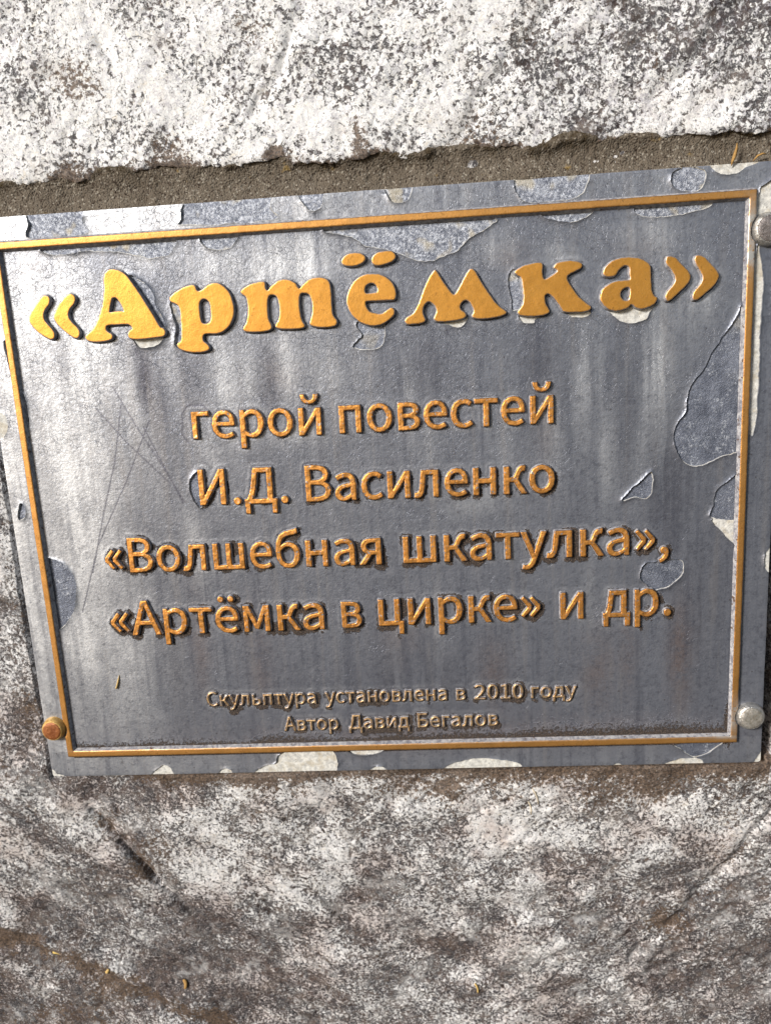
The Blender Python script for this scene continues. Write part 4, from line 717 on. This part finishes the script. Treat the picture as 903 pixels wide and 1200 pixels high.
def sampler(A):
    x0, z0 = X[0, 0], Z[0, 0]
    def f(V, d):
        fx = np.clip((V[:, 0] - x0) / .4, 0, A.shape[0] - 1.001); fz = np.clip((V[:, 1] - z0) / .4, 0, A.shape[1] - 1.001)
        i = fx.astype(int); j = fz.astype(int); u = fx - i; v = fz - j
        return (A[i, j] * (1 - u) + A[i + 1, j] * u) * (1 - v) + (A[i, j + 1] * (1 - u) + A[i + 1, j + 1] * u) * v
    return f
near_letter = np.minimum(letters_all, title_d)
lump = -.22 * np.exp(-(near_letter / .6) ** 2) + .10 * fbm(X, Z, 9, 3, 141) + .09 * np.exp(-((letters_all - 1.5) / .6) ** 2) + .05 * np.exp(-((title_d - 1.2) / .5) ** 2)
s_lump = sampler(lump)
def film_top(V, d):
    dp = np.maximum(d, 0)
    curl = .42 * np.exp(-dp / .7) * (.35 + smooth(-.5, .6, fbm(V[:, 0], V[:, 1], 9, 2, 143)))
    rim_out = np.minimum(np.minimum(V[:, 0] - X0, X1 - V[:, 0]), np.minimum(V[:, 1] - Z0, Z1 - V[:, 1]))
    curl = np.where(rim_out < 2.0, -.15 * np.exp(-np.maximum(rim_out, 0) / .5), curl)
    return FACE - s_lump(V, d) * .6 - curl
film = solid('paint_coat', X, Z, d_film, film_top, METAL - .01, [M_PAINT], attrs={'bleach': sampler(bleach_glare), 'brown': sampler(brown), 'dark': sampler(dark), 'grime': sampler(np.clip(grime_shade, 0, 1)), 'scratch': sampler(scr), 'craze': sampler(craze)}, parent=plaque)
prim = solid('primer_coat', X, Z, d_prim, lambda V, d: np.full(len(V), METAL - .16) + .06 * fbm(V[:, 0], V[:, 1], 2.5, 3, 151), METAL + .05, [M_PRIMER], parent=plaque)

# gold frame line
bx = {'o': (0, 300, 0, 226.6), 'i': (2.75, 297.25, 2.9, 223.8)}
Xb, Zb = grid(-1.5, 301.5, -1.5, 228.1, .35)
o_, i_ = bx['o'], bx['i']
do = np.minimum(np.minimum(Xb - o_[0], o_[1] - Xb), np.minimum(Zb - o_[2], o_[3] - Zb))
di = np.minimum(np.minimum(Xb - i_[0], i_[1] - Xb), np.minimum(Zb - i_[2], i_[3] - Zb))
db = np.minimum(do, -di) + .10 * fbm(Xb, Zb, 5, 4, 161, .65)
for cx, cz, r in ((305.1, 212.0, 7.0), (305.4, 11.8, 6.6), (-5.0, 13.9, 6.2)):
    db = np.minimum(db, np.hypot(Xb - cx, Zb - cz) - r + .25 * fbm(Xb, Zb, 2, 3, 163))
def peel(V, d):
    x, z = V[:, 0], V[:, 1]
    return np.clip(gauss(x, z, [(299, 209, 4, 7.5, 1.3), (299, 12.5, 2.5, 4.5, 1.0), (293, 2.6, 9, .7, .6), (150, 2.9, 140, .3, .4)]) * (.6 + .6 * smooth(-.2, .4, fbm(x, z, 5, 3, 165))), 0, 1)
border = solid('gold_frame', Xb, Zb, db, lambda V, d: .02 + .2 * np.exp(-np.maximum(d, 0) / .12) - .06 * fbm(V[:, 0], V[:, 1], 6, 3, 167), FACE + .3, [M_FRAME, M_WALL], 1, 1.0, {'peel': peel, 'rim': lambda V, d: .8 * np.exp(-np.maximum(d, 0) / .25)}, plaque)

# title letters
NAMES = {'А': 'letter', 'р': 'letter', 'т': 'letter', 'ё': 'letter', 'м': 'letter', 'к': 'letter', 'а': 'letter'}
zero = lambda V, d: np.zeros(len(V))
for k, cs in D['TITLE'].items():
    loops = [catmull(c, 5) for c in cs]
    p = np.concatenate(loops)
    Xg, Zg = grid(p[:, 0].min() - 1, p[:, 0].max() + 1, p[:, 1].min() - 1, p[:, 1].max() + 1, .22)
    dg = sdf(Xg, Zg, loops)
    seed = 170 + len(k) + ord(k[0]) % 50
    solid('quotation_mark' if k[0] in '«»' else 'letter', Xg, Zg, dg,
          lambda V, d: .0 + .14 * np.exp(-np.maximum(d, 0) / .10) - .05 * fbm(V[:, 0], V[:, 1], 5, 3, seed), FACE + .3, [M_GOLD, M_WALL], 1, .45, {'peel': zero, 'rim': lambda V, d: .75 * np.exp(-(np.maximum(d, 0) / .22) ** 2)}, plaque)

# inscription lines
PARTNAME = 'text_line'
for li in range(6):
    P = [o for t, l, o in words if l == li]
    loops = [c for o in P for c in o]
    p = np.concatenate(loops)
    h = .24 if li < 4 else .2
    bo = BOLD[li]
    Xg, Zg = grid(p[:, 0].min() - 1.5, p[:, 0].max() + 1.5, p[:, 1].min() - 1.5, p[:, 1].max() + 1.5, h)
    dg = np.full(Xg.shape, -5.0)
    for o in P:
        q = np.concatenate(o)
        m = (Xg > q[:, 0].min() - 1.5) & (Xg < q[:, 0].max() + 1.5) & (Zg > q[:, 1].min() - 1.5) & (Zg < q[:, 1].max() + 1.5)
        i0, i1 = np.where(m.any(1))[0][[0, -1]]; j0, j1 = np.where(m.any(0))[0][[0, -1]]
        s = (slice(i0, i1 + 1), slice(j0, j1 + 1))
        dg[s] = np.maximum(dg[s], sdf(Xg[s], Zg[s], o))
    dg = dg + bo + .10 * fbm(Xg, Zg, 1.6, 3, 190 + li, .6)
    top0 = {0: .25, 1: .25, 2: .25, 3: .25, 4: .85, 5: .9}[li]
    rr = .42 if li < 4 else .35
    def top(V, d, top0=top0, rr=rr, li=li):
        t = np.clip(1 - np.maximum(d, 0) / rr, 0, 1)
        return top0 + .42 * (1 - np.sqrt(np.maximum(1 - t * t, 0))) - .16 * fbm(V[:, 0], V[:, 1], 2.4, 3, 200 + li)
    solid(PARTNAME, Xg, Zg, dg, top, FACE + .3, [M_GOLD_MID if li < 4 else M_GOLD_WORN, M_WALL], 1, .35, {'peel': zero, 'rim': lambda V, d: 1.0 * np.exp(-(np.maximum(d, 0) / .26) ** 2)}, plaque)

# ------------------------------------------------------------------ bolts
def lathe(name, prof, seg, mat, parent, jitter=0.0, seed=0):
    """prof: list of (radius, height towards the viewer); axis through the parent, out of the wall"""
    V = []; F = []
    rng = np.random.default_rng(seed)
    ph = rng.random(4) * 6.28
    for r, h in prof:
        for k in range(seg):
            a = 2 * math.pi * k / seg
            rj = r * (1 + jitter * (math.sin(3 * a + ph[0]) * .5 + math.sin(5 * a + ph[1]) * .35 + math.sin(9 * a + ph[2]) * .25))
            V.append((rj * math.cos(a) * MM, -h * MM, rj * math.sin(a) * MM))
    for i in range(len(prof) - 1):
        for k in range(seg):
            a, b = i * seg + k, i * seg + (k + 1) % seg
            F.append((a, b, b + seg, a + seg))
    n = len(V)
    V.append((0, -prof[-1][1] * MM, 0))
    for k in range(seg): F.append(((len(prof) - 1) * seg + k, (len(prof) - 1) * seg + (k + 1) % seg, n))
    me = bpy.data.meshes.new(name); me.from_pydata(V, [], F); me.materials.append(mat)
    for p in me.polygons: p.use_smooth = True
    me.update()
    o = bpy.data.objects.new(name, me); COL.objects.link(o); o.parent = parent
    return o

def bolt(x, z, r, mat_collar, mat_cap, label, seed):
    b = empty('bolt', x, FACE, z)
    tag(b, label, 'bolt', 'bolts holding the plaque to the stone')
    c = .80 * r
    lathe('collar', [(r * 1.05, -.2), (r * 1.03, .4), (r, .9), (r * .985, 1.7), (r * .95, 2.2), (r * .91, 2.6), (c * 1.05, 3.1), (c * 1.0, 3.25), (c * .97, 3.2), (c * .95, 2.9)], 72, mat_collar, b, .012, seed)
    lathe('cap', [(c * .985, 2.7), (c * .975, 3.25), (c * .94, 3.42), (c * .8, 3.55), (c * .5, 3.66), (c * .2, 3.7)], 64, mat_cap, b, .01, seed + 1)
    return b
bolt(-5.0, 13.9, 5.4, M_COPPER, M_RUST, 'rusty orange bolt head beside the lower left of the gold border', 1)
bolt(305.4, 11.8, 5.9, M_COLLAR, M_CAP, 'pale steel bolt head with brown stain, by the lower right of the gold border', 2)
bolt(305.1, 212.0, 6.2, M_COLLAR, M_CAPDARK, 'dark capped bolt head with chipped white collar, by the upper right of the gold border', 3)

# ------------------------------------------------------------------ small dry bits
def sliver(name, pts, rad, mat, label, cat, group=None, flat=1.0):
    """tapered bent twig: pts in (x, depth, z) mm, rad per point"""
    V = []; F = []; n = 7
    P = [Vector(p) for p in pts]
    for i, (p, r) in enumerate(zip(P, rad)):
        tdir = (P[min(i + 1, len(P) - 1)] - P[max(i - 1, 0)]).normalized()
        a = tdir.cross(Vector((0, 1, 0))).normalized(); b = tdir.cross(a).normalized()
        for k in range(n):
            t = 2 * math.pi * k / n
            rr = r * (1 + .18 * math.sin(2.3 * k + 1.7 * i))
            v = p + a * (rr * math.cos(t)) + b * (rr * flat * math.sin(t))
            V.append(v)
    for i in range(len(P) - 1):
        for k in range(n):
            F.append((i * n + k, i * n + (k + 1) % n, (i + 1) * n + (k + 1) % n, (i + 1) * n + k))
    F.append(tuple(range(n - 1, -1, -1))); F.append(tuple((len(P) - 1) * n + k for k in range(n)))
    c = P[len(P) // 2]
    me = bpy.data.meshes.new(name)
    me.from_pydata([tuple((v - c) * MM) for v in V], [], F); me.materials.append(mat); me.update()
    for p in me.polygons: p.use_smooth = True
    o = bpy.data.objects.new(name, me); COL.objects.link(o)
    o.location = ((c.x + OX) * MM, c.y * MM, (c.z + OZ) * MM)
    return tag(o, label, cat, group)

def rock_depth(x, z):
    """depth of the lower block's surface at a point of the drawing"""
    i = int(round((x + 180) / .65)); j = int(round((z + 270) / .65))
    return float(-LOWER_H[i, j])
LOWER_H = H
sliver('dry_twig', [(292.6, 1.6, 243.6), (292.3, 1.0, 241.6), (291.6, .6, 239.4), (291.0, .9, 237.4), (290.6, 1.4, 235.6)], [.18, .50, .70, .55, .12], M_TWIG, 'upright ochre dry twig on the mortar above the plaque', 'twig')
sliver('dry_twig', [(298.8, 1.8, 237.0), (300.0, 1.0, 238.4), (301.8, .8, 239.1), (303.6, 1.6, 238.9)], [.15, .38, .40, .12], M_TWIG, 'short bowed twig lying level at the top right edge of the plaque', 'twig')
sliver('straw_bit', [(28.6, 1.7, 38.9), (27.9, 1.3, 36.4), (27.2, 1.3, 34.2), (26.4, 1.4, 32.6)], [.10, .32, .52, .42], M_STRAW, 'tiny pointed straw stuck to the plaque paint near its lower left', 'straw')
def on_rock(name, a, b, r, mat, label, cat, group=None, bend=.6, flat=.5):
    pts = []; rad = []
    for k in range(5):
        t = k / 4
        x = a[0] + (b[0] - a[0]) * t + bend * math.sin(math.pi * t); z = a[1] + (b[1] - a[1]) * t + bend * .5 * math.sin(math.pi * t)
        pts.append((x, rock_depth(x, z) - r * .6, z)); rad.append(r * (.35 + .65 * math.sin(math.pi * (.12 + .76 * t))))
    return sliver(name, pts, rad, mat, label, cat, group, flat)
on_rock('straw_bit', (212.6, -25.5), (215.4, -34.5), .38, M_FIBRE, 'pale slanting straw on brown dirt under the plaque, the upper of two', 'straw', 'straws on the stone under the plaque')
on_rock('straw_bit', (210.7, -32.5), (211.9, -40.0), .38, M_FIBRE, 'pale upright straw on brown dirt under the plaque, the lower of two', 'straw', 'straws on the stone under the plaque')
on_rock('straw_bit', (183.2, -146.5), (184.6, -153.0), .6, M_STRAW, 'yellow straw on grey granite at the bottom edge', 'straw')
on_rock('dry_leaf', (-40.5, -129.0), (-35.0, -130.6), 1.2, M_LEAF, 'small yellow leaf scrap on the brown earth ledge', 'leaf')
on_rock('dry_leaf', (-8.2, -134.5), (-12.2, -140.0), 1.0, M_STRAW, 'curled ochre leaf scrap lower on the brown earth ledge', 'leaf')
on_rock('dry_twig', (29.3, -145.5), (29.9, -150.5), 1.1, M_TWIG, 'stub of brown twig on the earth at the bottom edge', 'twig')
